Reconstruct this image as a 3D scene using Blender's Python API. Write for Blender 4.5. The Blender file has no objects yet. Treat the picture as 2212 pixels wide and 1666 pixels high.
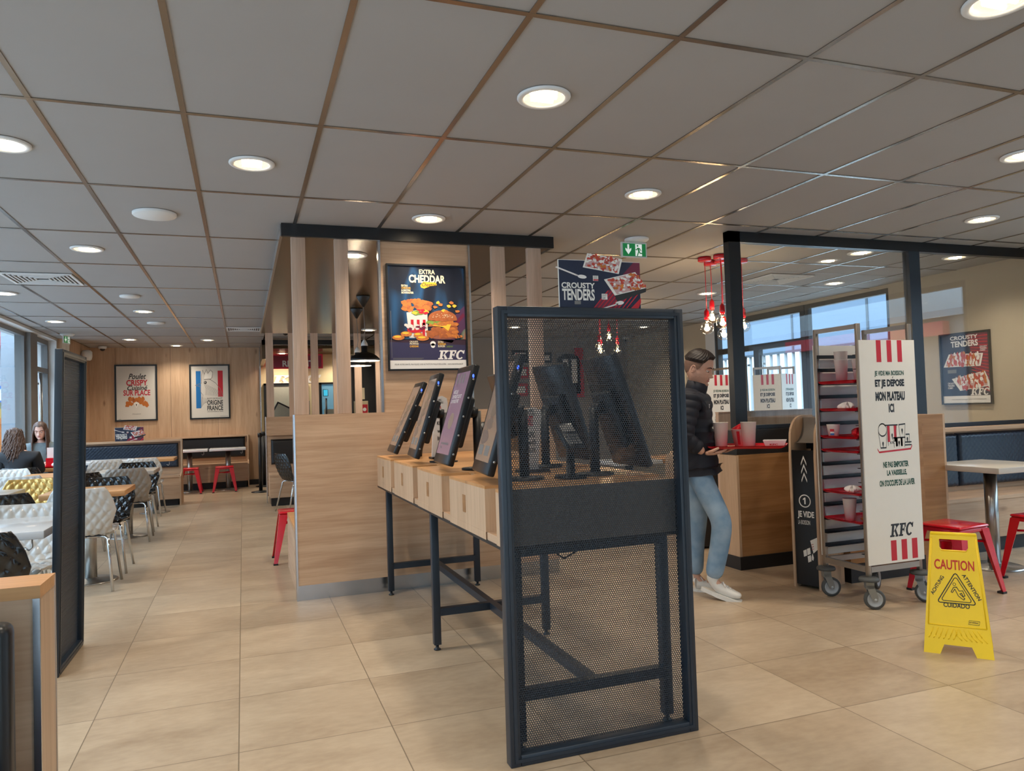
import bpy, bmesh, math, random
import numpy as np
from mathutils import Vector, Matrix, Euler
random.seed(7); rng = np.random.default_rng(7)
SC = bpy.context.scene
COL = SC.collection
PI = math.pi

def S(r, g, b):
    f = lambda c: (c/255/12.92) if c/255 <= 0.04045 else ((c/255+0.055)/1.055)**2.4
    return (f(r), f(g), f(b), 1.0)

# ------------------------------------------------------------------ camera
FPX, YAW, PITCH, ROLL, CAMZ = 1615.84, math.radians(19.8365), math.radians(1.8215), math.radians(-1.8375), 1.30
fwd = Vector((math.sin(YAW)*math.cos(PITCH), math.cos(YAW)*math.cos(PITCH), math.sin(PITCH)))
rgt = Vector((math.cos(YAW), -math.sin(YAW), 0))
up = rgt.cross(fwd)
r2 = rgt*math.cos(ROLL) + up*math.sin(ROLL)
u2 = -rgt*math.sin(ROLL) + up*math.cos(ROLL)
cd = bpy.data.cameras.new('camera'); cam = bpy.data.objects.new('camera', cd); COL.objects.link(cam)
cd.sensor_fit = 'HORIZONTAL'; cd.sensor_width = 36.0; cd.lens = 36.0*FPX/2212
cd.clip_start = 0.05; cd.clip_end = 200
cam.matrix_world = Matrix(((r2.x, u2.x, -fwd.x, 0), (r2.y, u2.y, -fwd.y, 0), (r2.z, u2.z, -fwd.z, CAMZ), (0, 0, 0, 1)))
SC.camera = cam

# ------------------------------------------------------------------ world, colour management
SC.view_settings.view_transform = 'Standard'; SC.view_settings.look = 'None'
SC.view_settings.gamma = 1.0; SC.view_settings.use_curve_mapping = False
SC.view_settings.exposure = 0.56
SKY_LOW, SKY_HIGH = 1.0, 9.0     # overcast: brighter towards the zenith
W = bpy.data.worlds.new('overcast_sky'); SC.world = W; W.use_nodes = True
nt = W.node_tree; nt.nodes.clear()
wo = nt.nodes.new('ShaderNodeOutputWorld'); bg = nt.nodes.new('ShaderNodeBackground')
tc = nt.nodes.new('ShaderNodeTexCoord'); sep = nt.nodes.new('ShaderNodeSeparateXYZ'); rp = nt.nodes.new('ShaderNodeValToRGB')
rp.color_ramp.elements[0].position = 0.45; rp.color_ramp.elements[0].color = (0.60, 0.64, 0.68, 1)
rp.color_ramp.elements[1].position = 0.75; rp.color_ramp.elements[1].color = (0.66, 0.82, 1.0, 1)
e = rp.color_ramp.elements.new(0.54); e.color = (0.60, 0.80, 1.0, 1)
mr = nt.nodes.new('ShaderNodeMapRange'); mr.inputs[1].default_value = -1; mr.inputs[2].default_value = 1
sk = nt.nodes.new('ShaderNodeMapRange'); sk.inputs[1].default_value = 0.10; sk.inputs[2].default_value = 0.9; sk.inputs[3].default_value = SKY_LOW; sk.inputs[4].default_value = SKY_HIGH
nt.links.new(tc.outputs['Generated'], sep.inputs[0]); nt.links.new(sep.outputs[2], mr.inputs[0]); nt.links.new(sep.outputs[2], sk.inputs[0])
nt.links.new(mr.outputs[0], rp.inputs[0]); nt.links.new(rp.outputs[0], bg.inputs[0]); nt.links.new(sk.outputs[0], bg.inputs[1]); nt.links.new(bg.outputs[0], wo.inputs[0])
SPOT_W = 22.0          # watts of each recessed downlight
CZ = 2.67              # ceiling height
SC.cycles.max_bounces = 8; SC.cycles.diffuse_bounces = 4; SC.cycles.glossy_bounces = 4
SC.cycles.transparent_max_bounces = 24; SC.cycles.transmission_bounces = 8
SC.cycles.sample_clamp_indirect = 6.0; SC.cycles.caustics_reflective = False; SC.cycles.caustics_refractive = False
# ------------------------------------------------------------------ materials
MATS = {}
def newmat(name):
    m = bpy.data.materials.new(name); m.use_nodes = True; n = m.node_tree; n.nodes.clear()
    out = n.nodes.new('ShaderNodeOutputMaterial'); b = n.nodes.new('ShaderNodeBsdfPrincipled')
    n.links.new(b.outputs[0], out.inputs[0]); MATS[name] = m
    return m, n, b
def plain(name, col, rough=0.5, metal=0.0, var=0.06, scale=18.0, emis=None, estr=0.0, spec=0.5, coat=0.0):
    """a procedural material: slight noise variation of the colour and the roughness"""
    m, n, b = newmat(name)
    t = n.nodes.new('ShaderNodeTexCoord'); no = n.nodes.new('ShaderNodeTexNoise'); no.inputs['Scale'].default_value = scale
    n.links.new(t.outputs['Object'], no.inputs['Vector'])
    mx = n.nodes.new('ShaderNodeMix'); mx.data_type = 'RGBA'
    k = 1-var; mx.inputs[6].default_value = (col[0]*k, col[1]*k, col[2]*k, 1)
    k = 1+var; mx.inputs[7].default_value = (min(1, col[0]*k), min(1, col[1]*k), min(1, col[2]*k), 1)
    n.links.new(no.outputs[0], mx.inputs[0]); n.links.new(mx.outputs[2], b.inputs['Base Color'])
    b.inputs['Roughness'].default_value = rough; b.inputs['Metallic'].default_value = metal
    b.inputs['Specular IOR Level'].default_value = spec
    if coat: b.inputs['Coat Weight'].default_value = coat; b.inputs['Coat Roughness'].default_value = 0.1
    if emis: b.inputs['Emission Color'].default_value = emis; b.inputs['Emission Strength'].default_value = estr
    return m
def wood(name, axis, c0, c1, knot, rough=0.45):
    m, n, b = newmat(name)
    N = n.nodes.new; L = n.links.new
    t = N('ShaderNodeTexCoord'); mp = N('ShaderNodeMapping'); L(t.outputs['Object'], mp.inputs[0])
    sc = {'X': (0.8, 15, 15), 'Y': (15, 0.8, 15), 'Z': (15, 15, 0.8)}[axis]
    mp.inputs['Scale'].default_value = sc
    n1 = N('ShaderNodeTexNoise'); n1.inputs['Scale'].default_value = 1.0; n1.inputs['Detail'].default_value = 8; n1.inputs['Distortion'].default_value = 0.9
    L(mp.outputs[0], n1.inputs['Vector'])
    n2 = N('ShaderNodeTexNoise'); n2.inputs['Scale'].default_value = 6.0; n2.inputs['Detail'].default_value = 4
    L(mp.outputs[0], n2.inputs['Vector'])
    r1 = N('ShaderNodeValToRGB'); r1.color_ramp.elements[0].position = 0.20; r1.color_ramp.elements[0].color = c0
    r1.color_ramp.elements[1].position = 0.74; r1.color_ramp.elements[1].color = c1
    L(n1.outputs[0], r1.inputs[0])
    mx = N('ShaderNodeMix'); mx.data_type = 'RGBA'; mx.blend_type = 'MULTIPLY'; mx.inputs[0].default_value = 0.35
    r2_ = N('ShaderNodeValToRGB'); r2_.color_ramp.elements[0].position = 0.35; r2_.color_ramp.elements[0].color = (0.72, 0.68, 0.64, 1)
    r2_.color_ramp.elements[1].position = 0.6; r2_.color_ramp.elements[1].color = (1, 1, 1, 1)
    L(n2.outputs[0], r2_.inputs[0]); L(r1.outputs[0], mx.inputs[6]); L(r2_.outputs[0], mx.inputs[7])
    vo = N('ShaderNodeTexVoronoi'); vo.inputs['Scale'].default_value = 1.0
    mp2 = N('ShaderNodeMapping'); L(t.outputs['Object'], mp2.inputs[0])
    s2 = {'X': (1.6, 4.2, 4.2), 'Y': (4.2, 1.6, 4.2), 'Z': (4.2, 4.2, 1.6)}[axis]; mp2.inputs['Scale'].default_value = s2
    L(mp2.outputs[0], vo.inputs['Vector'])
    r3 = N('ShaderNodeValToRGB'); r3.color_ramp.elements[0].position = 0.03; r3.color_ramp.elements[0].color = (1, 1, 1, 1)
    r3.color_ramp.elements[1].position = 0.11; r3.color_ramp.elements[1].color = (0, 0, 0, 1)
    L(vo.outputs['Distance'], r3.inputs[0])
    mk = N('ShaderNodeMix'); mk.data_type = 'RGBA'; mk.inputs[7].default_value = knot
    ml = N('ShaderNodeMath'); ml.operation = 'MULTIPLY'; ml.inputs[1].default_value = 0.6
    L(r3.outputs[0], ml.inputs[0]); L(ml.outputs[0], mk.inputs[0]); L(mx.outputs[2], mk.inputs[6]); L(mk.outputs[2], b.inputs['Base Color'])
    b.inputs['Roughness'].default_value = rough; b.inputs['Specular IOR Level'].default_value = 0.35
    return m
OK0, OK1, KN = S(180, 145, 115), S(210, 178, 148), S(112, 82, 62)
oak_x = wood('oak_grain_across', 'X', OK0, OK1, KN)
oak_y = wood('oak_grain_deep', 'Y', OK0, OK1, KN)
oak_z = wood('oak_grain_upright', 'Z', S(184, 152, 122), S(210, 180, 150), KN)
slat_z = wood('pale_oak_slat', 'Z', S(196, 164, 140), S(216, 188, 166), S(170, 138, 114))
top_wood = wood('warm_oak_top', 'X', S(190, 136, 86), S(214, 164, 112), S(150, 104, 66), 0.3)
cab_wood = wood('brown_oak', 'X', S(140, 98, 58), S(176, 132, 88), S(84, 56, 34))
table_white = plain('white_laminate', S(226, 228, 230), 0.12, var=0.01)
table_grey = plain('light_grey_wood_laminate', S(196, 190, 180), 0.2, var=0.05)
navy_metal = plain('dark_navy_powder_coat', S(34, 44, 55), 0.38, var=0.05, spec=0.5)
black_metal = plain('matt_black_metal', S(20, 21, 24), 0.45, var=0.05)
black_beam = plain('satin_black_paint', S(16, 18, 21), 0.35, var=0.05)
bronze = plain('glossy_bronze_soffit', S(84, 64, 40), 0.22, var=0.03, spec=0.6)
steel = plain('brushed_steel', S(176, 174, 170), 0.28, 1.0, var=0.06, scale=60)
rack_steel = plain('satin_rack_steel', S(158, 150, 142), 0.35, 0.9, var=0.05)
chrome = plain('chrome', S(205, 205, 205), 0.08, 1.0, var=0.02)
alu = plain('aluminium_edge', S(196, 198, 202), 0.25, 1.0, var=0.03)
plinth_steel = plain('stainless_plinth', S(190, 194, 200), 0.2, 1.0, var=0.08, scale=9)
black_kick = plain('black_kick_plate', S(24, 25, 28), 0.5)
white_paint = plain('white_paint', S(222, 222, 220), 0.6, var=0.02)
beige_paint = plain('beige_wall_paint', S(188, 174, 152), 0.7, var=0.02)
cream_paint = plain('cream_wall_paint', S(206, 190, 150), 0.7, var=0.03)
grey_paint = plain('warm_grey_wall_paint', S(150, 144, 138), 0.7, var=0.02)
frame_grey = plain('grey_window_frame', S(112, 110, 108), 0.4, var=0.03)
red_metal = plain('red_enamel', S(204, 14, 36), 0.22, var=0.03, coat=0.4)
red_plastic = plain('red_plastic', S(200, 24, 40), 0.25, var=0.04)
red_print = plain('red_print', S(190, 28, 46), 0.45, var=0.02)
black_print = plain('black_print', S(30, 32, 36), 0.5, var=0.02)
green_print = plain('dark_green_print', S(34, 78, 64), 0.5, var=0.02)
white_print = plain('white_print', S(232, 230, 224), 0.5, var=0.02)
cream_print = plain('cream_print', S(244, 228, 190), 0.5, var=0.02)
board_white = plain('white_board', S(226, 222, 214), 0.45, var=0.02)
paper = plain('poster_paper', S(214, 210, 202), 0.25, var=0.03, scale=4)
navy_print = plain('navy_print', S(34, 42, 66), 0.35, var=0.05)
yellow_plastic = plain('yellow_plastic', S(246, 208, 14), 0.38, var=0.03)
yellow_print = plain('yellow_print', S(236, 176, 40), 0.5)
signred_print = plain('sign_red_print', S(196, 44, 20), 0.5)
dark_leather = plain('black_vinyl', S(22, 24, 28), 0.34, var=0.08, scale=30)
blue_vinyl = plain('dark_blue_vinyl', S(34, 48, 66), 0.34, var=0.08, scale=30)
rubber = plain('grey_rubber', S(70, 72, 72), 0.6)
wheel_grey = plain('grey_wheel_plastic', S(168, 174, 180), 0.45)
caster_grey = plain('grey_caster_zinc', S(140, 144, 146), 0.35, 0.5)
screen_black = plain('black_screen_plastic', S(18, 19, 22), 0.3)
skin = plain('skin', S(206, 160, 138), 0.5, var=0.05, scale=40)
skin_w = plain('fair_skin', S(222, 178, 160), 0.5, var=0.05, scale=40)
skin_stubble = plain('stubbled_skin', S(194, 150, 129), 0.6, var=0.10, scale=260)
hair_fade = plain('faded_short_hair', S(112, 84, 70), 0.7, var=0.25, scale=200)
hair_dark = plain('dark_brown_hair', S(34, 24, 20), 0.55, var=0.35, scale=90)
hair_brown = plain('brown_hair', S(84, 62, 52), 0.45, var=0.4, scale=60)
lip = plain('lips', S(176, 106, 98), 0.45)
eye_white = plain('eye_white', S(224, 220, 214), 0.3)
jacket_navy = plain('navy_puffer_nylon', S(22, 24, 36), 0.72, var=0.2, scale=25)
jacket_black = plain('black_wool', S(24, 26, 32), 0.75, var=0.25, scale=40)
jacket_grey = plain('grey_blue_cotton', S(110, 122, 126), 0.75, var=0.15, scale=30)
navy_cloth = plain('navy_cloth', S(22, 34, 84), 0.8, var=0.2, scale=60)
shoe_white = plain('white_leather', S(222, 218, 210), 0.5, var=0.05)
shoe_beige = plain('beige_suede', S(196, 184, 166), 0.8, var=0.08)
cup_frost = plain('frosted_plastic', S(226, 220, 216), 0.35, var=0.05)
cup_frost.node_tree.nodes['Principled BSDF'].inputs['Transmission Weight'].default_value = 0.15
cup_frost.node_tree.nodes['Principled BSDF'].inputs['Roughness'].default_value = 0.5
cup_white = plain('white_card', S(232, 228, 224), 0.5, var=0.02)
napkin_m = plain('white_tissue', S(236, 232, 226), 0.8, var=0.04)
food_gold = plain('golden_crumb', S(192, 112, 48), 0.7, var=0.5, scale=60)
food_red = plain('red_glaze', S(186, 66, 50), 0.5, var=0.5, scale=50)
food_brown = plain('toasted_brown', S(164, 88, 44), 0.6, var=0.4, scale=40)
lettuce = plain('lettuce_green', S(120, 150, 60), 0.6, var=0.4, scale=60)
cheese = plain('cheese_yellow', S(246, 190, 60), 0.5, var=0.05)
blue_print = plain('blue_print', S(22, 110, 180), 0.45, var=0.02)
grey_print = plain('grey_print', S(120, 118, 116), 0.5, var=0.02)
plum_print = plain('plum_print', S(110, 30, 60), 0.45, var=0.05)
purple_screen = plain('lit_purple_screen', S(120, 96, 116), 0.15, emis=S(124, 98, 120), estr=0.22, var=0.02)
tan_screen = plain('lit_tan_screen', S(120, 104, 92), 0.15, emis=S(128, 108, 96), estr=0.22, var=0.3, scale=3)
blue_led = plain('blue_led', S(40, 70, 255), 0.3, emis=S(50, 80, 255), estr=3.0)
lamp_glow = plain('lamp_glow', S(255, 240, 214), 0.4, emis=S(255, 232, 196), estr=14.0)
reflector = plain('bright_reflector', S(232, 228, 220), 0.15, 0.9, emis=S(255, 226, 186), estr=0.9)
filament = plain('glowing_filament', S(255, 220, 150), 0.4, emis=S(255, 214, 140), estr=40.0)
exit_green = plain('lit_green_panel', S(20, 110, 60), 0.35, emis=S(22, 116, 62), estr=0.35)
exit_white = plain('lit_white_symbol', S(230, 236, 232), 0.4, emis=S(230, 236, 232), estr=0.35)
red_sign = plain('red_sign_panel', S(160, 26, 44), 0.4, emis=S(170, 30, 48), estr=0.15)
asphalt = plain('grey_paving', S(150, 150, 150), 0.8, var=0.12, scale=6)
facade = plain('pale_blue_grey_facade', S(112, 128, 146), 0.5, var=0.03, scale=2)
facade_dark = plain('facade_joint', S(70, 78, 86), 0.6)
clad_wood = plain('timber_cladding', S(176, 140, 96), 0.6, var=0.2)
bark = plain('bark', S(96, 90, 84), 0.9, var=0.3)
leaf_m = plain('yellow_green_leaf', S(170, 176, 70), 0.7, var=0.4, scale=30)
kitchen_dark = plain('dark_kitchen', S(40, 40, 42), 0.5)
kitchen_pale = plain('pale_kitchen_panel', S(160, 160, 146), 0.4)
kitchen_blue = plain('self_glowing_blue_steel', S(90, 130, 150), 0.3, emis=S(90, 140, 165), estr=0.3)  # steel panel emits by itself: kitchen light put into the material
cyan_screen = plain('cyan_screen', S(60, 170, 200), 0.3, emis=S(60, 170, 200), estr=0.7)
def shellmat(name, col, rough, metal=0.0):
    return plain(name, col, rough, metal, var=0.02, coat=0.25)
shell_white = shellmat('white_shell_plastic', S(196, 193, 188), 0.25)
shell_taupe = shellmat('taupe_shell_plastic', S(150, 138, 126), 0.25)
shell_black = shellmat('black_shell_plastic', S(14, 14, 15), 0.16)
shell_gold = shellmat('gold_shell_plastic', S(196, 158, 86), 0.3, 0.5)
# jeans: pale blue with faded patches
m, n, b = newmat('faded_blue_denim'); jeans_m = m
t = n.nodes.new('ShaderNodeTexCoord'); no = n.nodes.new('ShaderNodeTexNoise'); no.inputs['Scale'].default_value = 7; no.inputs['Detail'].default_value = 6
r = n.nodes.new('ShaderNodeValToRGB'); r.color_ramp.elements[0].position = .35; r.color_ramp.elements[0].color = S(112, 146, 176); r.color_ramp.elements[1].position = .7; r.color_ramp.elements[1].color = S(160, 184, 204)
n.links.new(t.outputs['Object'], no.inputs['Vector']); n.links.new(no.outputs[0], r.inputs[0]); n.links.new(r.outputs[0], b.inputs['Base Color']); b.inputs['Roughness'].default_value = .85
# floor tiles
m, n, b = newmat('beige_stone_tiles'); floor_m = m
N = n.nodes.new; L = n.links.new
def math_(op, a, bv=None):
    q = N('ShaderNodeMath'); q.operation = op
    for i, v in enumerate((a, bv)):
        if v is None: continue
        if isinstance(v, (int, float)): q.inputs[i].default_value = v
        else: L(v, q.inputs[i])
    return q.outputs[0]
t = N('ShaderNodeTexCoord'); sp = N('ShaderNodeSeparateXYZ'); L(t.outputs['Object'], sp.inputs[0])
gx = math_('DIVIDE', math_('ADD', sp.outputs[0], 0.04+59.85), 0.5985)
gy = math_('DIVIDE', math_('ADD', sp.outputs[1], 60-5.167+0.0), 0.604)
fx = math_('FRACT', gx); fy = math_('FRACT', gy)
ex = math_('MINIMUM', fx, math_('SUBTRACT', 1.0, fx)); ey = math_('MINIMUM', fy, math_('SUBTRACT', 1.0, fy))
gro = math_('LESS_THAN', math_('MINIMUM', ex, ey), 0.0038)
cb = N('ShaderNodeCombineXYZ'); L(math_('FLOOR', gx), cb.inputs[0]); L(math_('FLOOR', gy), cb.inputs[1])
wn = N('ShaderNodeTexWhiteNoise'); wn.noise_dimensions = '2D'; L(cb.outputs[0], wn.inputs['Vector'])
mp = N('ShaderNodeMapping'); mp.inputs['Scale'].default_value = (1.7, 3.4, 1); L(t.outputs['Object'], mp.inputs[0])
va = N('ShaderNodeVectorMath'); va.operation = 'MULTIPLY_ADD'; L(wn.outputs['Color'], va.inputs[0]); va.inputs[1].default_value = (20, 20, 0); L(mp.outputs[0], va.inputs[2])
no = N('ShaderNodeTexNoise'); no.inputs['Scale'].default_value = 1.3; no.inputs['Detail'].default_value = 7; no.inputs['Distortion'].default_value = 0.5; L(va.outputs[0], no.inputs['Vector'])
no2 = N('ShaderNodeTexNoise'); no2.inputs['Scale'].default_value = 9; no2.inputs['Detail'].default_value = 8; L(va.outputs[0], no2.inputs['Vector'])
rr = N('ShaderNodeValToRGB'); rr.color_ramp.elements[0].position = 0.22; rr.color_ramp.elements[0].color = S(150, 128, 104); rr.color_ramp.elements[1].position = 0.76; rr.color_ramp.elements[1].color = S(194, 174, 148)
L(math_('ADD', math_('MULTIPLY', no.outputs[0], 0.62), math_('ADD', math_('MULTIPLY', no2.outputs[0], 0.36), math_('MULTIPLY', math_('SUBTRACT', wn.outputs['Value'], 0.5), 0.22))), rr.inputs[0])
gm = N('ShaderNodeMix'); gm.data_type = 'RGBA'; gm.inputs[7].default_value = S(120, 104, 84); L(gro, gm.inputs[0]); L(rr.outputs[0], gm.inputs[6]); L(gm.outputs[2], b.inputs['Base Color'])
b.inputs['Roughness'].default_value = 0.34; b.inputs['Specular IOR Level'].default_value = 0.4
bp = N('ShaderNodeBump'); bp.inputs['Strength'].default_value = 0.12; bp.inputs['Distance'].default_value = 0.004; L(no2.outputs[0], bp.inputs['Height']); L(bp.outputs[0], b.inputs['Normal'])
# ceiling tile
ceil_m = plain('grey_white_ceiling_tile', S(162, 160, 158), 0.85, var=0.03, scale=3)
grid_m = plain('ceiling_grid_metal', S(150, 140, 130), 0.22, 0.85, var=0.02)
# window glass / partition glass
def glassmat(name, refl, tint):
    m = bpy.data.materials.new(name); m.use_nodes = True; n = m.node_tree; n.nodes.clear(); MATS[name] = m
    o = n.nodes.new('ShaderNodeOutputMaterial'); tr = n.nodes.new('ShaderNodeBsdfTransparent'); gl = n.nodes.new('ShaderNodeBsdfGlossy')
    fr = n.nodes.new('ShaderNodeFresnel'); fr.inputs[0].default_value = 1.5; mu = n.nodes.new('ShaderNodeMath'); mu.operation = 'MULTIPLY'; mu.inputs[1].default_value = refl; mu.use_clamp = True
    mx = n.nodes.new('ShaderNodeMixShader'); gl.inputs['Roughness'].default_value = 0.0; tr.inputs[0].default_value = tint
    ge = n.nodes.new('ShaderNodeNewGeometry'); mi = n.nodes.new('ShaderNodeMapRange'); mi.inputs[3].default_value = 1.5; mi.inputs[4].default_value = 1/1.5
    n.links.new(ge.outputs['Backfacing'], mi.inputs[0]); n.links.new(mi.outputs[0], fr.inputs[0])
    n.links.new(fr.outputs[0], mu.inputs[0]); n.links.new(mu.outputs[0], mx.inputs[0]); n.links.new(tr.outputs[0], mx.inputs[1]); n.links.new(gl.outputs[0], mx.inputs[2]); n.links.new(mx.outputs[0], o.inputs[0])
    return m
frame_dark = plain('dark_bronze_frame', S(72, 68, 64), 0.4)
glass_win = glassmat('window_glass', 0.6, (0.90, 0.95, 0.97, 1))
glass_part = glassmat('partition_glass', 2.4, (0.95, 0.97, 0.97, 1))
glass_bulb = glassmat('bulb_glass', 1.6, (0.98, 0.94, 0.88, 1))
# ------------------------------------------------------------------ mesh helpers
class MB:
    """collects vertices and faces; build() links them as ONE mesh object"""
    def __init__(s): s.v = []; s.f = []; s.m = []; s.sm = []; s.mats = []
    def mi(s, mat):
        if mat not in s.mats: s.mats.append(mat)
        return s.mats.index(mat)
    def add(s, vs, fs, mat, smooth=False):
        o = len(s.v); k = s.mi(mat); s.v.extend([tuple(map(float, p)) for p in vs])
        for f in fs: s.f.append(tuple(i+o for i in f)); s.m.append(k); s.sm.append(smooth)
        return s
    def box(s, x0, x1, y0, y1, z0, z1, mat, M=None):
        vs = [(x, y, z) for z in (z0, z1) for y in (y0, y1) for x in (x0, x1)]
        if M is not None: vs = [M @ Vector(p) for p in vs]
        return s.add(vs, [(0, 2, 3, 1), (4, 5, 7, 6), (0, 1, 5, 4), (2, 6, 7, 3), (0, 4, 6, 2), (1, 3, 7, 5)], mat)
    def bbox(s, x0, x1, y0, y1, z0, z1, mat, r=0.004, M=None, seg=2):
        bm = bmesh.new(); bmesh.ops.create_cube(bm, size=1)
        for v in bm.verts: v.co = Vector((x0+(v.co.x+.5)*(x1-x0), y0+(v.co.y+.5)*(y1-y0), z0+(v.co.z+.5)*(z1-z0)))
        bmesh.ops.bevel(bm, geom=bm.edges[:], offset=r, segments=seg, affect='EDGES', profile=0.5)
        return s.bm(bm, mat, M, True)
    def bm(s, bm, mat, M=None, smooth=False):
        bm.verts.index_update(); vs = [(M @ v.co if M is not None else v.co) for v in bm.verts]
        s.add(vs, [tuple(v.index for v in f.verts) for f in bm.faces], mat, smooth); bm.free(); return s
    def tube(s, pts, r, mat, n=10, cap=True, closed=False):
        pts = [Vector(p) for p in pts]; R = r if isinstance(r, (list, tuple)) else [r]*len(pts)
        vs = []; prev = None; K = len(pts)
        for i, p in enumerate(pts):
            a = pts[(i-1) % K] if (i or closed) else p; c = pts[(i+1) % K] if (i < K-1 or closed) else p
            d = (c-a).normalized()
            if prev is None:
                q = Vector((0, 0, 1)) if abs(d.z) < 0.9 else Vector((1, 0, 0)); u = d.cross(q).normalized()
            else:
                u = (prev - d*prev.dot(d)).normalized()
            w = d.cross(u); prev = u
            for k in range(n):
                t = 2*PI*k/n; vs.append(p + (u*math.cos(t)+w*math.sin(t))*R[i])
        fs = []
        for i in range(K if closed else K-1):
            j = (i+1) % K
            for k in range(n): fs.append((i*n+k, i*n+(k+1) % n, j*n+(k+1) % n, j*n+k))
        if cap and not closed: fs.append(tuple(range(n-1, -1, -1))); fs.append(tuple((K-1)*n+k for k in range(n)))
        return s.add(vs, fs, mat, True)
    def cyl(s, p0, p1, r, mat, n=24, r1=None): return s.tube([p0, p1], [r, r if r1 is None else r1], mat, n)
    def lathe(s, prof, c, mat, n=32, M=None, smooth=True):
        vs = []; K = len(prof)
        for (r, z) in prof:
            for k in range(n):
                t = 2*PI*k/n; p = Vector((c[0]+r*math.cos(t), c[1]+r*math.sin(t), c[2]+z)); vs.append(M @ p if M is not None else p)
        fs = [(i*n+k, i*n+(k+1) % n, (i+1)*n+(k+1) % n, (i+1)*n+k) for i in range(K-1) for k in range(n)]
        return s.add(vs, fs, mat, smooth)
    def disc(s, c, r, mat, n=32, axis='Z', ry=None):
        ry = ry or r; ring = [(r*math.cos(2*PI*k/n), ry*math.sin(2*PI*k/n)) for k in range(n)]
        f = {'Z': lambda a, b: (c[0]+a, c[1]+b, c[2]), 'Y': lambda a, b: (c[0]+a, c[1], c[2]+b), 'X': lambda a, b: (c[0], c[1]+a, c[2]+b)}[axis]
        return s.add([f(a, b) for a, b in ring], [tuple(range(n))], mat)
    def sphere(s, c, r, mat, nu=16, nv=12, M=None):
        rx, ry, rz = r if isinstance(r, (tuple, list)) else (r, r, r); vs = []; fs = []
        for i in range(nv+1):
            th = PI*i/nv
            for k in range(nu):
                ph = 2*PI*k/nu; p = Vector((rx*math.sin(th)*math.cos(ph), ry*math.sin(th)*math.sin(ph), rz*math.cos(th)))
                if M is not None: p = M @ p
                vs.append(Vector(c)+p)
        for i in range(nv):
            for k in range(nu): fs.append((i*nu+k, (i+1)*nu+k, (i+1)*nu+(k+1) % nu, i*nu+(k+1) % nu))
        return s.add(vs, fs, mat, True)
    def prism(s, poly, P, d, mat, cap=True):
        """poly: 2-D points, P(a,b)->3-D point, d: extrusion vector"""
        n = len(poly); d = Vector(d); a = [Vector(P(x, y)) for x, y in poly]; vs = a + [p+d for p in a]
        fs = [tuple(range(n)), tuple(range(2*n-1, n-1, -1))] + [(i, i+n, (i+1) % n+n, (i+1) % n) for i in range(n)]
        return s.add(vs, fs, mat)
    def poly(s, poly, P, mat):
        return s.add([P(x, y) for x, y in poly], [tuple(range(len(poly)))], mat)
    def grid(s, nu, nv, F, mat, smooth=True, flip=False):
        vs = [F(i/(nu-1), j/(nv-1)) for j in range(nv) for i in range(nu)]
        fs = [(j*nu+i, j*nu+i+1, (j+1)*nu+i+1, (j+1)*nu+i) for j in range(nv-1) for i in range(nu-1)]
        if flip: fs = [f[::-1] for f in fs]
        return s.add(vs, fs, mat, smooth)
    def build(s, name, parent=None, off=None):
        me = bpy.data.meshes.new(name); me.from_pydata(s.v, [], s.f); me.update()
        for mt in s.mats: me.materials.append(mt)
        me.polygons.foreach_set('material_index', s.m); me.polygons.foreach_set('use_smooth', s.sm)
        o = bpy.data.objects.new(name, me); COL.objects.link(o)
        if parent is not None:
            o.parent = parent
            if off is None and 'base' in ORG.get(parent.name, {}): o.matrix_parent_inverse = Matrix.Translation(-Vector(ORG[parent.name]['base']))
            elif off is not None: o.matrix_parent_inverse = Matrix.Translation(-Vector(off))
        return o
ORG = {}
def tag(o, label=None, cat=None, group=None, kind=None):
    if label: o['label'] = label
    if cat: o['category'] = cat
    if group: o['group'] = group
    if kind: o['kind'] = kind
    return o
def thing(name, loc, label, cat, group=None, world=True):
    """an Empty at the base of a thing; children built in world coordinates when world is True, else around the origin"""
    o = bpy.data.objects.new(name, None); COL.objects.link(o); o.empty_display_size = 0.1
    o.location = loc; tag(o, label, cat, group)
    ORG[o.name] = {'base': tuple(loc)} if world else {}
    return o
def sub(mb, name, parent):
    """a part of a part (same coordinates as its parent mesh)"""
    o = mb.build(name); o.parent = parent; return o
def struct(mb, name, parent=None):
    o = mb.build(name)
    if parent: o.parent = parent
    else: o['kind'] = 'structure'
    return o
def dup(root, loc, rotz=None, label=None, group=None):
    r = root.copy(); COL.objects.link(r); r.location = loc
    if rotz is not None: r.rotation_euler = (0, 0, rotz)
    if label: r['label'] = label
    if group: r['group'] = group
    for ch in list(root.children):
        c = ch.copy(); COL.objects.link(c); c.parent = r
        for g in list(ch.children):
            d = g.copy(); COL.objects.link(d); d.parent = c
    return r
# lettering ------------------------------------------------------------------
_TX = {}
def text_geo(s, bold=0.0, shear=0.0):
    k = (s, bold, shear)
    if k in _TX: return _TX[k]
    cu = bpy.data.curves.new('t', 'FONT'); cu.body = s; cu.size = 1.0; cu.offset = bold; cu.shear = shear; cu.resolution_u = 3
    cu.align_x = 'LEFT'; cu.space_line = 0.95
    ob = bpy.data.objects.new('t', cu); COL.objects.link(ob)
    dg = bpy.context.evaluated_depsgraph_get()
    me = bpy.data.meshes.new_from_object(ob.evaluated_get(dg))
    vs = np.array([v.co[:2] for v in me.vertices]) if len(me.vertices) else np.zeros((0, 2)); fs = [tuple(p.vertices) for p in me.polygons]
    bpy.data.objects.remove(ob); bpy.data.curves.remove(cu); bpy.data.meshes.remove(me)
    if len(vs):
        mn = vs.min(0); mxx = vs.max(0); vs = (vs-mn)/np.maximum(mxx-mn, 1e-6)
    _TX[k] = (vs, fs); return _TX[k]
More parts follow.
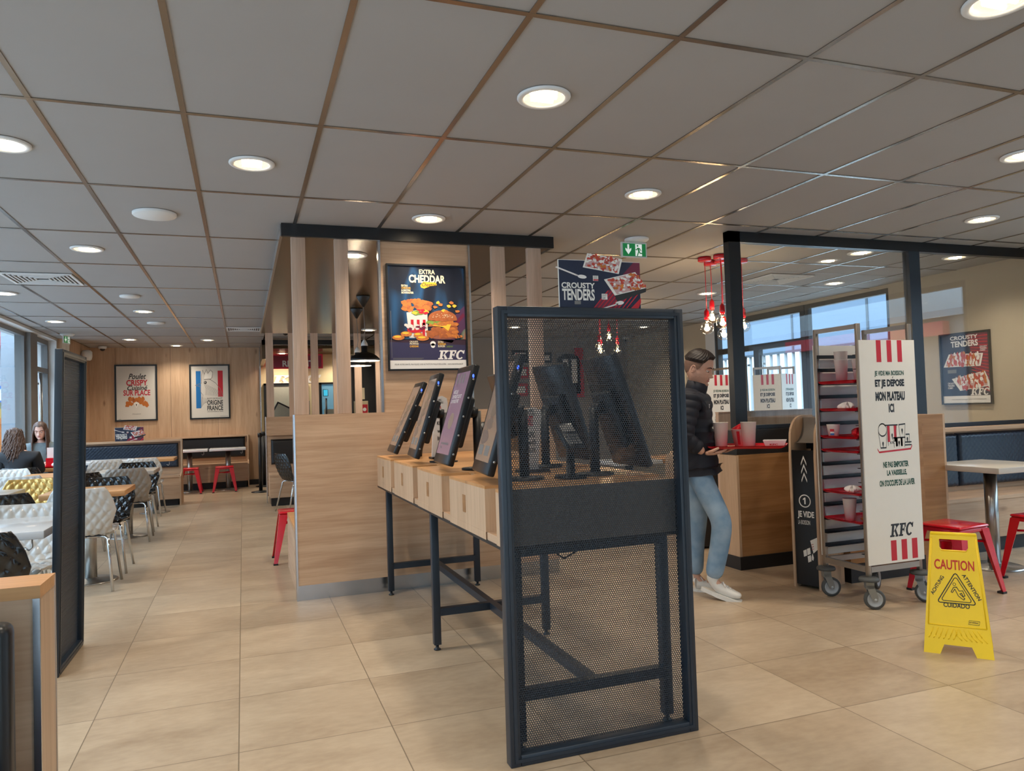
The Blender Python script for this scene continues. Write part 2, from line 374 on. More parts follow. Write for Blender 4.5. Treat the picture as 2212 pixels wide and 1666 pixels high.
def text(mb, s, P, x, y, w, h, mat, bold=0.02, shear=0.0):
    """letters stretched to the box x..x+w, y..y+h of the plane P(a,b)"""
    vs, fs = text_geo(s, bold, shear)
    mb.add([P(x+a*w, y+b*h) for a, b in vs], fs, mat)
def rect(mb, P, x, y, w, h, mat): mb.poly([(x, y), (x+w, y), (x+w, y+h), (x, y+h)], P, mat)
def ell(mb, P, cx, cy, rx, ry, mat, n=24, rot=0):
    c, s_ = math.cos(rot), math.sin(rot)
    mb.poly([(cx+rx*math.cos(2*PI*k/n)*c-ry*math.sin(2*PI*k/n)*s_, cy+rx*math.cos(2*PI*k/n)*s_+ry*math.sin(2*PI*k/n)*c) for k in range(n)], P, mat)
def stroke(mb, P, pts, w, mat):
    for a, b in zip(pts[:-1], pts[1:]):
        d = Vector((b[0]-a[0], b[1]-a[1])); L_ = d.length
        if L_ < 1e-7: continue
        nx, ny = -d.y/L_*w/2, d.x/L_*w/2
        mb.poly([(a[0]+nx, a[1]+ny), (a[0]-nx, a[1]-ny), (b[0]-nx, b[1]-ny), (b[0]+nx, b[1]+ny)], P, mat)
        ell(mb, P, b[0], b[1], w/2, w/2, mat, 8)
def blob(mb, P, cx, cy, rx, ry, mat, k=0.25, n=18, seed=0):
    g = random.Random(seed)
    mb.poly([(cx+rx*math.cos(2*PI*i/n)*(1+g.uniform(-k, k)), cy+ry*math.sin(2*PI*i/n)*(1+g.uniform(-k, k))) for i in range(n)], P, mat)
# slab-serif italic capitals K F C drawn as polygons in a unit box
def kfc(mb, P, x, y, w, h, mat):
    sh = 0.22
    def Q(a, b): return (x + w*((a + sh*b)/3.35), y + h*b)
    def pg(pts): mb.poly([Q(a, b) for a, b in pts], P, mat)
    pg([(0, 0), (.62, 0), (.62, .14), (0, .14)]); pg([(0, .86), (.62, .86), (.62, 1), (0, 1)]); pg([(.16, .14), (.46, .14), (.46, .86), (.16, .86)])
    pg([(.46, .42), (.74, .72), (.62, .86), (.62, 1), (1.12, 1), (1.12, .86), (1.0, .84), (.72, .56), (.46, .36)])
    pg([(.52, .5), (.72, .58), (1.06, .14), (1.12, .14), (1.12, 0), (.70, 0), (.78, .12), (.54, .46)])
    pg([(1.2, 0), (1.78, 0), (1.78, .14), (1.2, .14)]); pg([(1.34, .14), (1.64, .14), (1.64, .86), (1.34, .86)])
    pg([(1.2, .86), (2.06, .86), (2.06, 1), (1.2, 1)]); pg([(1.92, .66), (2.06, .66), (2.06, .86), (1.86, .86)])
    pg([(1.64, .42), (1.86, .42), (1.86, .57), (1.64, .57)]); pg([(1.82, .32), (1.92, .32), (1.92, .67), (1.82, .67)])
    o = []; i_ = []
    for k in range(25):
        t = math.radians(42+276*k/24); o.append((2.62+.5*math.cos(t), .5+.52*math.sin(t))); i_.append((2.64+.24*math.cos(t), .5+.36*math.sin(t)))
    for k in range(24): pg([o[k], o[k+1], i_[k+1], i_[k]])
    pg([(2.92, .62), (3.08, .62), (3.08, 1.0), (2.96, 1.0), (2.88, .78)])
# perforated sheet -------------------------------------------------------------
def perforated(name, parent, base, wid, hgt, pitch, rad, thick, P, mat, inv):
    """staggered round (hexagonal-cut) holes as real geometry. P maps (a,b,c) with numpy arrays to xyz"""
    rows = int(hgt/(pitch*0.8660)); cols = int(wid/pitch)
    dx = wid/(cols+0.5); dy = hgt/rows
    ang = np.radians(30+60*np.arange(6)); hx = np.cos(ang); hy = np.sin(ang)
    jj, ii = np.meshgrid(np.arange(rows), np.arange(cols), indexing='ij')
    cx = (ii+0.5+0.5*(jj % 2))*dx; cy = (jj+0.5)*dy
    cx = cx.ravel(); cy = cy.ravel(); n = len(cx)
    ox = cx[:, None]+hx[None]*dx/math.sqrt(3)*1.0; oy = cy[:, None]+hy[None]*dy*2/3
    qx = cx[:, None]+hx[None]*rad; qy = cy[:, None]+hy[None]*rad
    ox = np.clip(ox, 0, wid); oy = np.clip(oy, 0, hgt)
    V = np.zeros((n, 24, 3))
    for k, (ax, ay, c) in enumerate(((ox, oy, 0.0), (qx, qy, 0.0), (ox, oy, thick), (qx, qy, thick))):
        x, y, z = P(ax, ay, c); V[:, k*6:(k+1)*6, 0] = x; V[:, k*6:(k+1)*6, 1] = y; V[:, k*6:(k+1)*6, 2] = z
    F = []
    for k in range(6):
        l = (k+1) % 6
        F += [[k, l, 6+l, 6+k], [12+k, 18+k, 18+l, 12+l], [6+k, 6+l, 18+l, 18+k]]
    F = np.array(F); FF = (F[None]+24*np.arange(n)[:, None, None]).reshape(-1)
    me = bpy.data.meshes.new(name); me.vertices.add(n*24); me.vertices.foreach_set('co', V.reshape(-1).astype(np.float32))
    nf = n*18; me.loops.add(nf*4); me.loops.foreach_set('vertex_index', FF.astype(np.int32))
    me.polygons.add(nf); me.polygons.foreach_set('loop_start', (np.arange(nf)*4).astype(np.int32)); me.update(calc_edges=True)
    me.materials.append(mat)
    o = bpy.data.objects.new(name, me); COL.objects.link(o); o.parent = parent
    if inv is not None: o.matrix_parent_inverse = Matrix.Translation(-Vector(inv))
    return o
# ------------------------------------------------------------------ the setting
XL, XR, YB = -2.79, 7.40, 15.45
b = MB(); b.box(-3.2, 8.0, -3.5, 17, -0.1, 0, floor_m); struct(b, 'floor')
b = MB(); b.box(-2.95, 8.0, -3.5, 17, CZ+0.002, CZ+0.1, ceil_m); CEIL = struct(b, 'ceiling')
b = MB()
x0, dx, y0, dy = -0.821, 0.597, 2.37, 1.219
for k in range(-3, 15):
    x = x0+k*dx
    if x < XR-.05: b.box(x-.012, x+.012, -3.4, 15.4, CZ-0.002, CZ+.002, grid_m)
for k in range(-5, 11):
    y = y0+k*dy; b.box(XL, XR, y-.012, y+.012, CZ-0.0024, CZ+.002, grid_m)
b.box(XL-.01, XL+.012, -3.4, 13.7, CZ-.004, CZ+.002, grid_m)
struct(b, 'ceiling_grid', CEIL)
# back wall: oak boards
b = MB(); b.box(-3.1, 0.33, YB, YB+.12, 0, CZ+.05, oak_z)
for x in (-2.2, -1.27, -.45): b.box(x-.002, x+.002, YB-.0015, YB+.01, 0, CZ, black_kick)
b.box(.325, .345, YB-.012, YB+.12, 0, CZ, alu); struct(b, 'wall_back')
b = MB(); b.box(-2.78, .33, YB-.02, YB, 0, .1, black_kick); struct(b, 'baseboard_back')
# left wall: pilaster of oak at the far end, glazing on the rest
b = MB(); b.box(-3.2, XL+.17, 13.78, YB, 0, CZ+.05, oak_z); b.box(-3.2, XL, 13.72, 13.781, 0, CZ+.05, white_paint); b.box(-3.2, XL-.0, -3.4, 13.75, 2.63, CZ+.1, white_paint)
struct(b, 'wall_left')
def window(name, axis, c, a0, a1, z0, z1, bars=(), cross=(), fw=.06, dep=.07, frame=frame_grey):
    """a framed pane in the plane axis=c between a0..a1; bars: extra uprights, cross: extra rails"""
    f = MB(); g = MB()
    def bx(m, p0, p1, q0, q1, d0, d1, mt):
        if axis == 'X': m.box(c+d0, c+d1, p0, p1, q0, q1, mt)
        else: m.box(p0, p1, c+d0, c+d1, q0, q1, mt)
    h = dep/2
    bx(f, a0, a0+fw, z0, z1, -h, h, frame); bx(f, a1-fw, a1, z0, z1, -h, h, frame)
    bx(f, a0+fw, a1-fw, z0, z0+fw, -h, h, frame); bx(f, a0+fw, a1-fw, z1-fw, z1, -h, h, frame)
    for p in bars: bx(f, p-fw/2, p+fw/2, z0+fw, z1-fw, -h, h, frame)
    for q in cross: bx(f, a0+fw, a1-fw, q-fw/2, q+fw/2, -h, h, frame)
    bx(g, a0+fw*.5, a1-fw*.5, z0+fw*.5, z1-fw*.5, -.004, .004, glass_win)
    o = struct(f, name); gl = g.build('glass'); gl.parent = o
    return o
XW = -2.95
window('window_1', 'X', XW, 8.4, 12.42, 0.0, 2.63); window('window_2', 'X', XW, 4.4, 8.4, 0, 2.63)
window('window_3', 'X', XW, .4, 4.4, 0, 2.63); window('window_4', 'X', XW, -3.4, .4, 0, 2.63)
b = MB(); b.box(XW-.1, XW+.1, 12.42, 12.80, 0, 2.63, frame_grey); struct(b, 'trim_1')
d = window('door_1', 'X', XW, 12.80, 13.74, 0.0, 2.63, cross=(2.14,), fw=.075, dep=.09)
b = MB(); b.tube([(XW+.09, 13.02, .3), (XW+.09, 13.02, 2.08)], .022, steel); b.box(XW+.04, XW+.09, 13.01, 13.03, .5, .53, steel); b.box(XW+.04, XW+.09, 13.01, 13.03, 1.9, 1.93, steel); struct(b, 'door_handle', d)
# right wall
b = MB(); b.box(XR, XR+.15, 4.11, 6.95, 0, CZ+.05, beige_paint); b.box(XR, XR+.15, 10.75, 13.6, 0, CZ+.05, beige_paint); b.box(XR, XR+.15, 6.95, 10.75, 2.63, CZ+.05, beige_paint); b.box(XR, XR+.15, -3.4, 4.11, 2.55, CZ+.05, beige_paint)
b.box(XR-.004, XR, 10.52, 10.78, 0, 2.63, white_paint); struct(b, 'wall_right')
window('window_5', 'X', XR+.06, 6.95, 8.42, 0.0, 2.63, frame=frame_dark); window('window_6', 'X', XR+.06, .3, 4.11, 0.0, 2.55); window('window_7', 'X', XR+.06, -3.4, .3, 0, 2.55)
d = window('door_2', 'X', XR+.06, 8.42, 10.55, 0.0, 2.63, cross=(2.13,), fw=.09, dep=.09, frame=frame_dark)
b = MB(); b.box(XR+.02, XR+.10, 9.44, 9.56, .09, 2.09, frame_dark); struct(b, 'door_stile', d)
b = MB()
for y in (9.32, 9.68): b.tube([(XR-.03, y, .35), (XR-.03, y, 2.0)], .02, steel); b.box(XR-.03, XR+.04, y-.01, y+.01, .5, .53, steel); b.box(XR-.03, XR+.04, y-.01, y+.01, 1.85, 1.88, steel)
b.box(XR-.08, XR+.01, 8.55, 10.4, 1.0, 1.05, alu); struct(b, 'door_handle', d)
b = MB(); b.box(-2.95, -1.4, -3.5, -3.4, 0, CZ+.05, beige_paint); b.box(3.4, 7.6, -3.5, -3.4, 0, CZ+.05, beige_paint); b.box(-1.4, 3.4, -3.5, -3.4, 2.4, CZ+.05, beige_paint); struct(b, 'wall_front_added')  # unseen wall, added to cut the daylight coming from behind the camera
window('window_8', 'Y', -3.45, -1.4, 1.0, 0, 2.4); window('window_9', 'Y', -3.45, 1.0, 3.4, 0, 2.4)
# far right back wall, kitchen front and kitchen rear
b = MB(); b.box(3.2, 7.6, 13.54, 13.66, 0, CZ+.05, grey_paint); b.box(3.2, 3.3, 13.66, 15.8, 0, CZ, grey_paint); struct(b, 'wall_back_right')
b = MB(); b.box(.33, 3.3, 15.7, 15.8, 0, CZ, cream_paint)
for x0_, x1_, mt in ((.45, 1.17, kitchen_pale), (1.52, 2.02, kitchen_blue), (2.05, 2.45, kitchen_dark), (2.6, 3.2, kitchen_dark)):
    b.box(x0_, x1_, 15.66, 15.70, .9, 1.93, mt); b.box(x0_-.05, x0_, 15.64, 15.7, .9, 1.96, black_beam); b.box(x1_, x1_+.05, 15.64, 15.7, .9, 1.96, black_beam); b.box(x0_-.05, x1_+.05, 15.64, 15.7, 1.93, 1.97, black_beam)
b.box(2.02, 2.62, 15.6, 15.69, .9, 2.35, kitchen_dark); struct(b, 'wall_kitchen')
b = MB(); b.box(.33, 3.2, 13.5, 13.6, 2.545, 2.63, black_beam); b.box(.33, .40, 13.5, 15.7, 2.3, 2.63, bronze); struct(b, 'trim_2')
b = MB(); b.box(.34, 3.2, 14.3, 15.7, 2.55, 2.6, bronze); struct(b, 'trim_3')
# glazed screen in the middle right: black frame, two panes
PY = 4.985
b = MB(); fr = black_beam
b.box(3.675, 3.785, PY, PY+.07, 1.082, CZ, fr); b.box(3.675, XR, PY, PY+.07, 2.585, CZ, fr); b.box(5.565, 5.69, PY, PY+.07, .93, 2.585, navy_metal); b.box(5.03, 5.565, PY, PY+.07, .93, 1.05, navy_metal); b.box(5.69, XR, PY, PY+.07, .93, 1.05, navy_metal); b.box(3.785, 5.03, PY, PY+.07, 1.082, 1.11, navy_metal)
root = thing('glazed_partition', (5.5, PY, .93), 'tall black framed glass partition rising from the tray station to the ceiling', 'partition')
b.build('frame', root)
for (a, c_, zb_) in ((3.785, 5.565, 1.11), (5.69, XR, 1.05)):
    g = MB(); g.box(a, c_, PY+.03, PY+.038, zb_, 2.585, glass_part); g.build('glass_pane', root)
# bronze canopy with black front beam over the slatted enclosure
root = thing('ceiling_canopy', (1.33, 8.8, 2.585), 'dark bronze dropped ceiling canopy edged by a black front beam', 'canopy')
b = MB(); b.box(.29, 2.36, 5.515, 12.08, 2.59, CZ+.002, bronze); b.build('soffit', root)
b = MB(); b.box(.28, 2.37, 5.48, 5.515, 2.58, CZ, black_beam); b.build('front_beam', root)
b = MB(); b.box(.272, .29, 5.515, 12.08, 2.585, CZ, alu); b.box(2.36, 2.372, 5.515, 12.08, 2.585, CZ, black_beam); b.build('edge_trim', root)
# downlights ------------------------------------------------------------------
def make_downlight():
    t = thing('downlight', (0, 0, 0), 'x', 'ceiling light', world=False)
    b = MB(); b.lathe([(.118, 0.0), (.118, -.006), (.112, -.011), (.094, -.011), (.088, -.004), (.087, 0)], (0, 0, 0), white_paint); b.build('trim_ring', t)
    b = MB(); b.lathe([(.088, -.005), (.080, 0.0), (.06, -.0008), (.0, -.001)], (0, 0, 0), reflector); b.build('reflector', t)
    b = MB(); 
    for s_ in (-1, 1): b.tube([(-.05, s_*.022, -.006), (.05, s_*.022, -.006)], .010, lamp_glow, 8)
    b.build('bulb', t)
    return t
DL0 = make_downlight()
def downlight(x, y, z, label, on=True, _n=[0]):
    o = DL0 if _n[0] == 0 else dup(DL0, (0, 0, 0))
    _n[0] += 1; o.location = (x, y, z); o['label'] = label
    if on:
        ld = bpy.data.lights.new('lamp', 'SPOT'); ld.energy = SPOT_W; ld.color = (1.0, 0.87, 0.70); ld.spot_size = math.radians(140); ld.spot_blend = 0.8; ld.shadow_soft_size = 0.07
        lo = bpy.data.objects.new('lamp', ld); COL.objects.link(lo); lo.parent = o; lo.location = (0, 0, -.03)
    return o
DLS = [(1.272, 2.994, 'largest round ceiling downlight, overhead in front of the slatted partition'), (.072, 4.21, 'round ceiling downlight above the aisle, left of the beam corner'),
 (2.467, 4.221, 'round ceiling downlight above and left of the green exit sign'), (1.263, 5.127, 'round ceiling downlight just in front of the black beam over the burger poster'),
 (-1.127, 6.61, 'round ceiling downlight beyond the blank round speaker disc on the left'), (-2.292, 9.0, 'round ceiling downlight cut by the left picture edge below the air vent'),
 (-2.326, 11.4, 'round ceiling downlight nearest the left windows, before the small exit sign'), (-1.138, 10.27, 'round ceiling downlight between two white ceiling discs on the left'),
 (-1.742, 13.83, 'round ceiling downlight above the text poster near the wood wall'), (-1.121, 14.94, 'round ceiling downlight closest to the back oak wall'),
 (-.544, 13.89, 'round ceiling downlight above the rooster poster near the wood wall'), (-1.067, 4.2, 'round ceiling downlight half cut by the left picture edge, nearest the viewer there'),
 (2.508, 1.82, 'round ceiling downlight cut by the top picture edge on the right'), (3.084, 6.69, 'round ceiling downlight half hidden behind the tray-food display card'),
 (5.464, 7.89, 'round ceiling downlight seen beside the red pendant cables at left of the glass partition'), (6.592, 6.96, 'small round ceiling downlight seen through the left glass pane over the windows'),
 (5.489, 5.45, 'round ceiling downlight seen through the left glass pane just under the black frame'), (6.678, 5.44, 'round ceiling downlight seen through the right glass pane near the beige wall'),
 (6.62, 11.49, 'distant ceiling downlight seen through the perforated screen at its upper right'), (4.28, 11.64, 'distant ceiling downlight seen through the perforated screen at its upper left'),
 (4.26, 3.0, 'round ceiling downlight cut by the right picture edge'),
 (-1.07, 1.8, ''), (.07, 1.8, ''), (5.5, 1.8, ''), (5.46, 4.2, ''), (1.3, .4, ''), (3.6, .4, '')]  # rows without a label are extra downlights, added because more light was needed
for x, y, l in DLS:
    o = downlight(x, y, CZ-.0015, l or 'extra round ceiling downlight added for its light')
    if not l: o['group'] = 'extra ceiling downlights added for their light'
downlight(.86, 6.08, 2.589, 'round downlight in the bronze canopy behind the second slat'); downlight(1.845, 11.5, 2.589, 'round downlight in the bronze canopy near the black pendants')
downlight(.75, 15.32, 2.549, 'round downlight in the kitchen soffit above the red sign'); downlight(1.85, 15.32, 2.549, 'round downlight in the kitchen soffit behind the black pendants')
# ceiling discs, vents, signs, cameras
for i, (x, y, r, l) in enumerate(((-.523, 5.40, .135, 'blank white ceiling speaker disc left of the black beam'), (-1.135, 9.03, .10, 'white smoke detector disc between two ceiling downlights'), (-1.116, 11.47, .115, 'small white ceiling disc farthest along the left aisle'), (6.1, 5.2, .13, 'faint white ceiling disc above the glass partition'))):
    b = MB(); b.lathe([(r, 0), (r, -.012), (r*.96, -.018), (0, -.02)], (x, y, CZ-.001), white_paint); tag(b.build('ceiling_disc'), l, 'ceiling speaker')
def vent(cx, cy, s, label):
    t = thing('ceiling_vent', (cx, cy, CZ), label, 'air vent')
    b = MB(); h = s/2
    b.box(cx-h, cx+h, cy-h, cy+h, CZ-.003, CZ+.001, black_kick); b.build('backing', t)
    b = MB(); w = .025
    b.box(cx-h, cx+h, cy-h, cy-h+w, CZ-.014, CZ-.002, white_paint); b.box(cx-h, cx+h, cy+h-w, cy+h, CZ-.014, CZ-.002, white_paint); b.box(cx-h, cx-h+w, cy-h+w, cy+h-w, CZ-.014, CZ-.002, white_paint); b.box(cx+h-w, cx+h, cy-h+w, cy+h-w, CZ-.014, CZ-.002, white_paint)
    b.build('frame', t)
    b = MB()
    for k in range(1, 7):
        q = h-w-k*(h-w)/7.5
        for a0, a1, c0, c1 in ((-q, q, -q-.012, -q), (-q, q, q, q+.012), (-q-.012, -q, -q, q), (q, q+.012, -q, q)):
            b.box(cx+a0, cx+a1, cy+c0, cy+c1, CZ-.012, CZ-.003, white_paint)
    b.build('slat', t)
vent(-1.74, 8.05, .58, 'square slatted air vent in the ceiling at the far left'); vent(.04, 12.2, .5, 'small square air vent beside the bronze canopy over the aisle'); vent(5.66, 6.85, .58, 'square slatted air vent behind the red pendant lamps')
def exit_sign(x, y, w, h, label, rot=0):
    t = thing('exit_sign', (x, y, CZ), label, 'exit sign', world=False)
    b = MB(); b.lathe([(.10, 0), (.10, -.012), (.075, -.03), (0, -.032)], (.03, 0, 0), white_paint); b.build('ceiling_base', t)
    b = MB(); b.box(-w/2, w/2, -.008, .008, -.032-h, -.032, white_paint); pn = b.build('panel', t)
    b = MB(); P = lambda a, c: (a-w/2, -.0095, -.032-h+c)
    rect(b, P, .012, .01, w-.024, h-.02, exit_green)
    P = lambda a, c: (a-w/2, -.0100, -.032-h+c); s_ = h/.135
    b.poly([(x_*s_, y_*s_) for x_, y_ in ((.058, .116), (.076, .116), (.076, .07), (.096, .085), (.096, .066), (.067, .026), (.038, .066), (.038, .085), (.058, .07))], P, exit_white)
    rect(b, P, .137*s_, .014*s_, .066*s_, .106*s_, exit_white)
    P = lambda a, c: ((a*s_)-w/2, -.0105, -.032-h+c*s_)
    ell(b, P, .160, .105, .0085, .0085, exit_green)
    stroke(b, P, [(.139, .072), (.150, .068), (.158, .084), (.178, .082), (.192, .064)], .008, exit_green); stroke(b, P, [(.163, .088), (.172, .062)], .016, exit_green)
    stroke(b, P, [(.172, .06), (.164, .04), (.155, .018)], .010, exit_green); stroke(b, P, [(.172, .06), (.182, .040), (.202, .038)], .010, exit_green)
    sub(b, 'symbol', pn); t.rotation_euler[2] = rot
exit_sign(3.05, 5.4, .235, .125, 'green and white running-man exit sign with down arrow on the ceiling')
exit_sign(-2.51, 13.0, .2, .12, 'small exit sign seen edge-on beside the left windows', math.radians(75))
for (x, y, z, l) in ((.66, 12.3, 2.665, 'white dome camera above the kitchen opening'), (-2.35, 15.1, 2.665, 'white dome camera in the corner by the oak wall'), (7.2, 13.2, 2.665, 'white corner camera by the far beige wall')):
    t = thing('dome_camera', (x, y, z), l, 'security camera')
    b = MB(); b.lathe([(.07, 0), (.07, -.03), (.055, -.045), (0, -.045)], (x, y, z), white_paint); b.build('housing', t)
    b = MB(); b.sphere((x, y, z-.04), .045, screen_black); b.build('lens_dome', t)
b = MB(); b.lathe([(.05, 0), (.075, .02), (.085, .07), (.085, .15), (.06, .18), (0, .185)], (-2.53, 14.7, 2.38), white_paint); b.box(-2.62, -2.53, 14.67, 14.73, 2.44, 2.5, white_paint); tag(b.build('alarm_siren'), 'white alarm siren high on the oak pilaster', 'siren')
# ------------------------------------------------------------------ slatted half-height enclosure with the poster panel
HY = 5.508
root = thing('slatted_partition', (1.3, HY, 0), 'pale oak half wall carrying upright slats under the black beam', 'partition')
b = MB(); b.box(.345, 2.34, HY, HY+.10, .105, 1.308, oak_x); b.build('panel', root)
b = MB(); b.box(.333, .345, HY-.004, HY+.10, 0, 1.31, alu); b.build('corner_trim', root)
b = MB(); b.box(.345, 2.34, HY+.004, HY+.095, 0, .105, plinth_steel); b.build('plinth', root)
b = MB(); b.box(.346, .36, HY+.1, HY+1.3, 0, .44, oak_y); b.box(.346, .8, HY+.1, HY+1.3, .44, .47, top_wood); b.build('bench_end', root)
for a, c_ in ((.346, .445), (.65, .746), (1.855, 1.964), (2.157, 2.27)):
    q = MB(); q.bbox(a, c_, HY+.005, HY+.055, 1.308, 2.585, slat_z, .003); q.build('slat', root)
q = MB(); q.box(.982, 1.66, HY+.012, HY+.05, 1.308, 2.585, oak_x); q.box(.965, .982, HY, HY+.055, 1.308, 2.585, alu); q.box(1.66, 1.675, HY, HY+.055, 1.308, 2.585, alu); q.build('poster_panel', root)
FY = 12.0
root = thing('slatted_partition', (1.3, FY, 0), 'distant oak half wall with upright slats before the kitchen', 'partition')
b = MB(); b.box(.33, 2.34, FY, FY+.1, .1, 1.30, oak_x); b.build('panel', root)
b = MB(); b.box(.318, .33, FY-.004, FY+.1, 0, 1.305, alu); b.build('corner_trim', root)
for k in range(6):
    q = MB(); x = .345+k*.335; q.box(x, x+.11, FY+.02, FY+.07, 1.30, 2.59, slat_z); q.build('slat', root)
# banquettes ---------------------------------------------------------------------
def banquette(x0, x1, yb, depth, ztop, label, vinyl, cush=(), zc=(.56, .94), ends=True, kick=.12, seat=.46, group=None, quilt=True):
    """bench whose backrest stands at yb and which faces the viewer (-y)"""
    t = thing('banquette', ((x0+x1)/2, yb, 0), label, 'bench', group)
    b = MB(); b.box(x0, x1, yb-.05, yb, 0, ztop, oak_x); b.box(x0-.02, x1+.02, yb-.14, yb+.02, ztop, ztop+.03, oak_x); b.build('back_panel', t)
    b = MB(); b.box(x0, x1, yb-depth, yb-.05, kick, seat-.03, oak_x); b.build('base', t)
    b = MB(); b.box(x0, x1, yb-depth-.01, yb-.05, seat-.03, seat, oak_x); b.build('seat', t)
    b = MB(); b.box(x0+.02, x1-.02, yb-depth+.04, yb-.06, 0, kick, black_kick); b.build('kick_plate', t)
    if ends:
        for xa in (x0-.022, x1):
            e_ = MB(); e_.add([(xa+i*.022, y, z) for i in (0, 1) for y, z in ((yb, 0), (yb, ztop+.03), (yb-.14, ztop+.03), (yb-.16, seat+.04), (yb-depth-.02, seat-.02), (yb-depth-.02, 0))], [(0, 1, 2, 3, 4, 5), (11, 10, 9, 8, 7, 6)]+[(i, i+6, (i+1) % 6+6, (i+1) % 6) for i in range(6)], oak_z); e_.build('end_panel', t)
    for a, c_ in cush:
        q = MB(); w, h = c_-a, zc[1]-zc[0]; nu = max(24, int(w/.035)*3); nv = 36
        def F(u, v, a=a, w=w, h=h):
            ed = min(1, min(u*w, (1-u)*w, v*h, (1-v)*h)/.03); ed = math.sqrt(max(0, 1-(1-ed)**2))
            p = (u*w)/.05; r_ = (v*h)/.05
            k = abs(math.sin(PI*(p+r_)/1)*math.sin(PI*(p-r_)/1))**.5 if quilt else .5
            return (a+u*w, yb-.055-.05*ed-.006*k*ed, zc[0]+v*h)
        q.grid(nu*2 if quilt else nu, nv, F, vinyl); q.build('backrest_cushion', t)
    return t
banquette(-2.6, .07, 15.425, .42, .95, 'far black padded bench against the back oak wall', dark_leather, ((-2.58, -1.2), (-1.19, .03)), quilt=False)
banquette(-2.62, -.93, 13.0, .48, .97, 'dark blue padded bench in front of the far bench, card on its ledge', blue_vinyl, ((-2.6, -.97),), quilt=True, kick=.1)
banquette(.35, 2.3, 11.975, .5, 1.02, 'black padded bench against the distant slatted half wall', dark_leather, ((.39, 2.25),), zc=(.58, .96), ends=False, quilt=False)
banquette(5.05, 7.38, 4.94, .44, .985, 'quilted dark blue bench under the glass partition on the right', blue_vinyl, ((5.07, 5.86), (5.875, 7.36)), zc=(.50, .965), ends=False)
# dark perforated screens ------------------------------------------------------------
def mesh_screen(label, wid, hgt, dep, loc, rot, tilt, pitch, rad, thick, back):
    t = thing('perforated_screen', loc, label, 'screen', world=False)
    fw = .04
    for nm, bx in (('frame', ((0, fw, 0, hgt), (wid-fw, wid, 0, hgt), (fw, wid-fw, 0, fw), (fw, wid-fw, hgt-fw, hgt))),):
        b = MB()
        for a, c_, z0, z1 in bx: b.bbox(a, c_, 0, dep, z0, z1, navy_metal, .003)
        st = .012
        for a, c_, z0, z1 in ((.028, wid-.028, .016, .028), (.028, wid-.028, hgt-.028, hgt-.016), (.016, .028, .016, hgt-.016), (wid-.028, wid-.016, .016, hgt-.016)):
            b.box(a, c_, -.0035, .001, z0, z1, navy_metal)
        b.build(nm, t)
    P = lambda a, c_, k: (a+fw, np.full_like(a, back)+k, c_+fw)
    perforated('perforated_sheet', t, None, wid-2*fw, hgt-2*fw, pitch, rad, thick, P, navy_metal, None)
    t.rotation_euler = (tilt, 0, rot)
    return t
mesh_screen('near dark navy perforated metal screen standing in front of the kiosk counter', .793, 1.683, .05, (.888, 2.6, 0), 0, 0, .0093, .0038, .0010, .034)
mesh_screen('dark navy perforated metal screen among the tables on the left', .60, 1.69, .036, (-.913, 4.445, 0.001), math.radians(89.3), math.radians(1.25), .0105, .0036, .0016, .026)
# oak low wall in the near left corner, chair back and navy cloth beside it --------
t = thing('low_oak_wall', (-.5, 1.8, 0), 'low oak booth wall with aluminium edge at the near left corner', 'low wall')
b = MB(); b.box(-1.6, -.392, 1.735, 1.862, 0, .955, oak_x); b.build('panel', t)
b = MB(); b.box(-1.6, -.386, 1.734, 1.863, .955, .98, top_wood); b.build('cap', t)
b = MB(); b.box(-.392, -.387, 1.738, 1.858, 0, .955, oak_z); b.build('end_panel', t)
b = MB(); b.box(-.399, -.3865, 1.731, 1.738, 0, .955, alu); b.box(-.392, -.3855, 1.857, 1.8635, 0, .978, alu); b.build('edge_trim', t)
# crousty style display cards --------------------------------------------------
def food_tray(b, P, quad, seed, size, under=None):
    """a white card box seen from above, heaped with glazed pieces; quad: its four corners"""
    g = random.Random(seed); A, B, C, D = quad
    if under: b.poly(under, P(-.0001), black_print)
    b.poly(quad, P(0), white_print)
    def at(u, v): return tuple((A[i]*(1-u)+B[i]*u)*(1-v)+(D[i]*(1-u)+C[i]*u)*v for i in (0, 1))
    b.poly([at(.04, .08), at(.96, .08), at(.95, .93), at(.05, .93)], P(.0001), plain('pink_box_inside', S(196, 160, 160), .5))
    for k in range(90):
        u, v = g.uniform(.06, .94), g.uniform(.10, 1.0); cx, cy = at(u, v)
        blob(b, P(.0003+k*.00002), cx, cy, size*g.uniform(.5, 1.1), size*g.uniform(.8, 1.7), g.choice((food_red, food_red, food_red, food_gold, white_print, cup_white)), .35, 9, g.random())
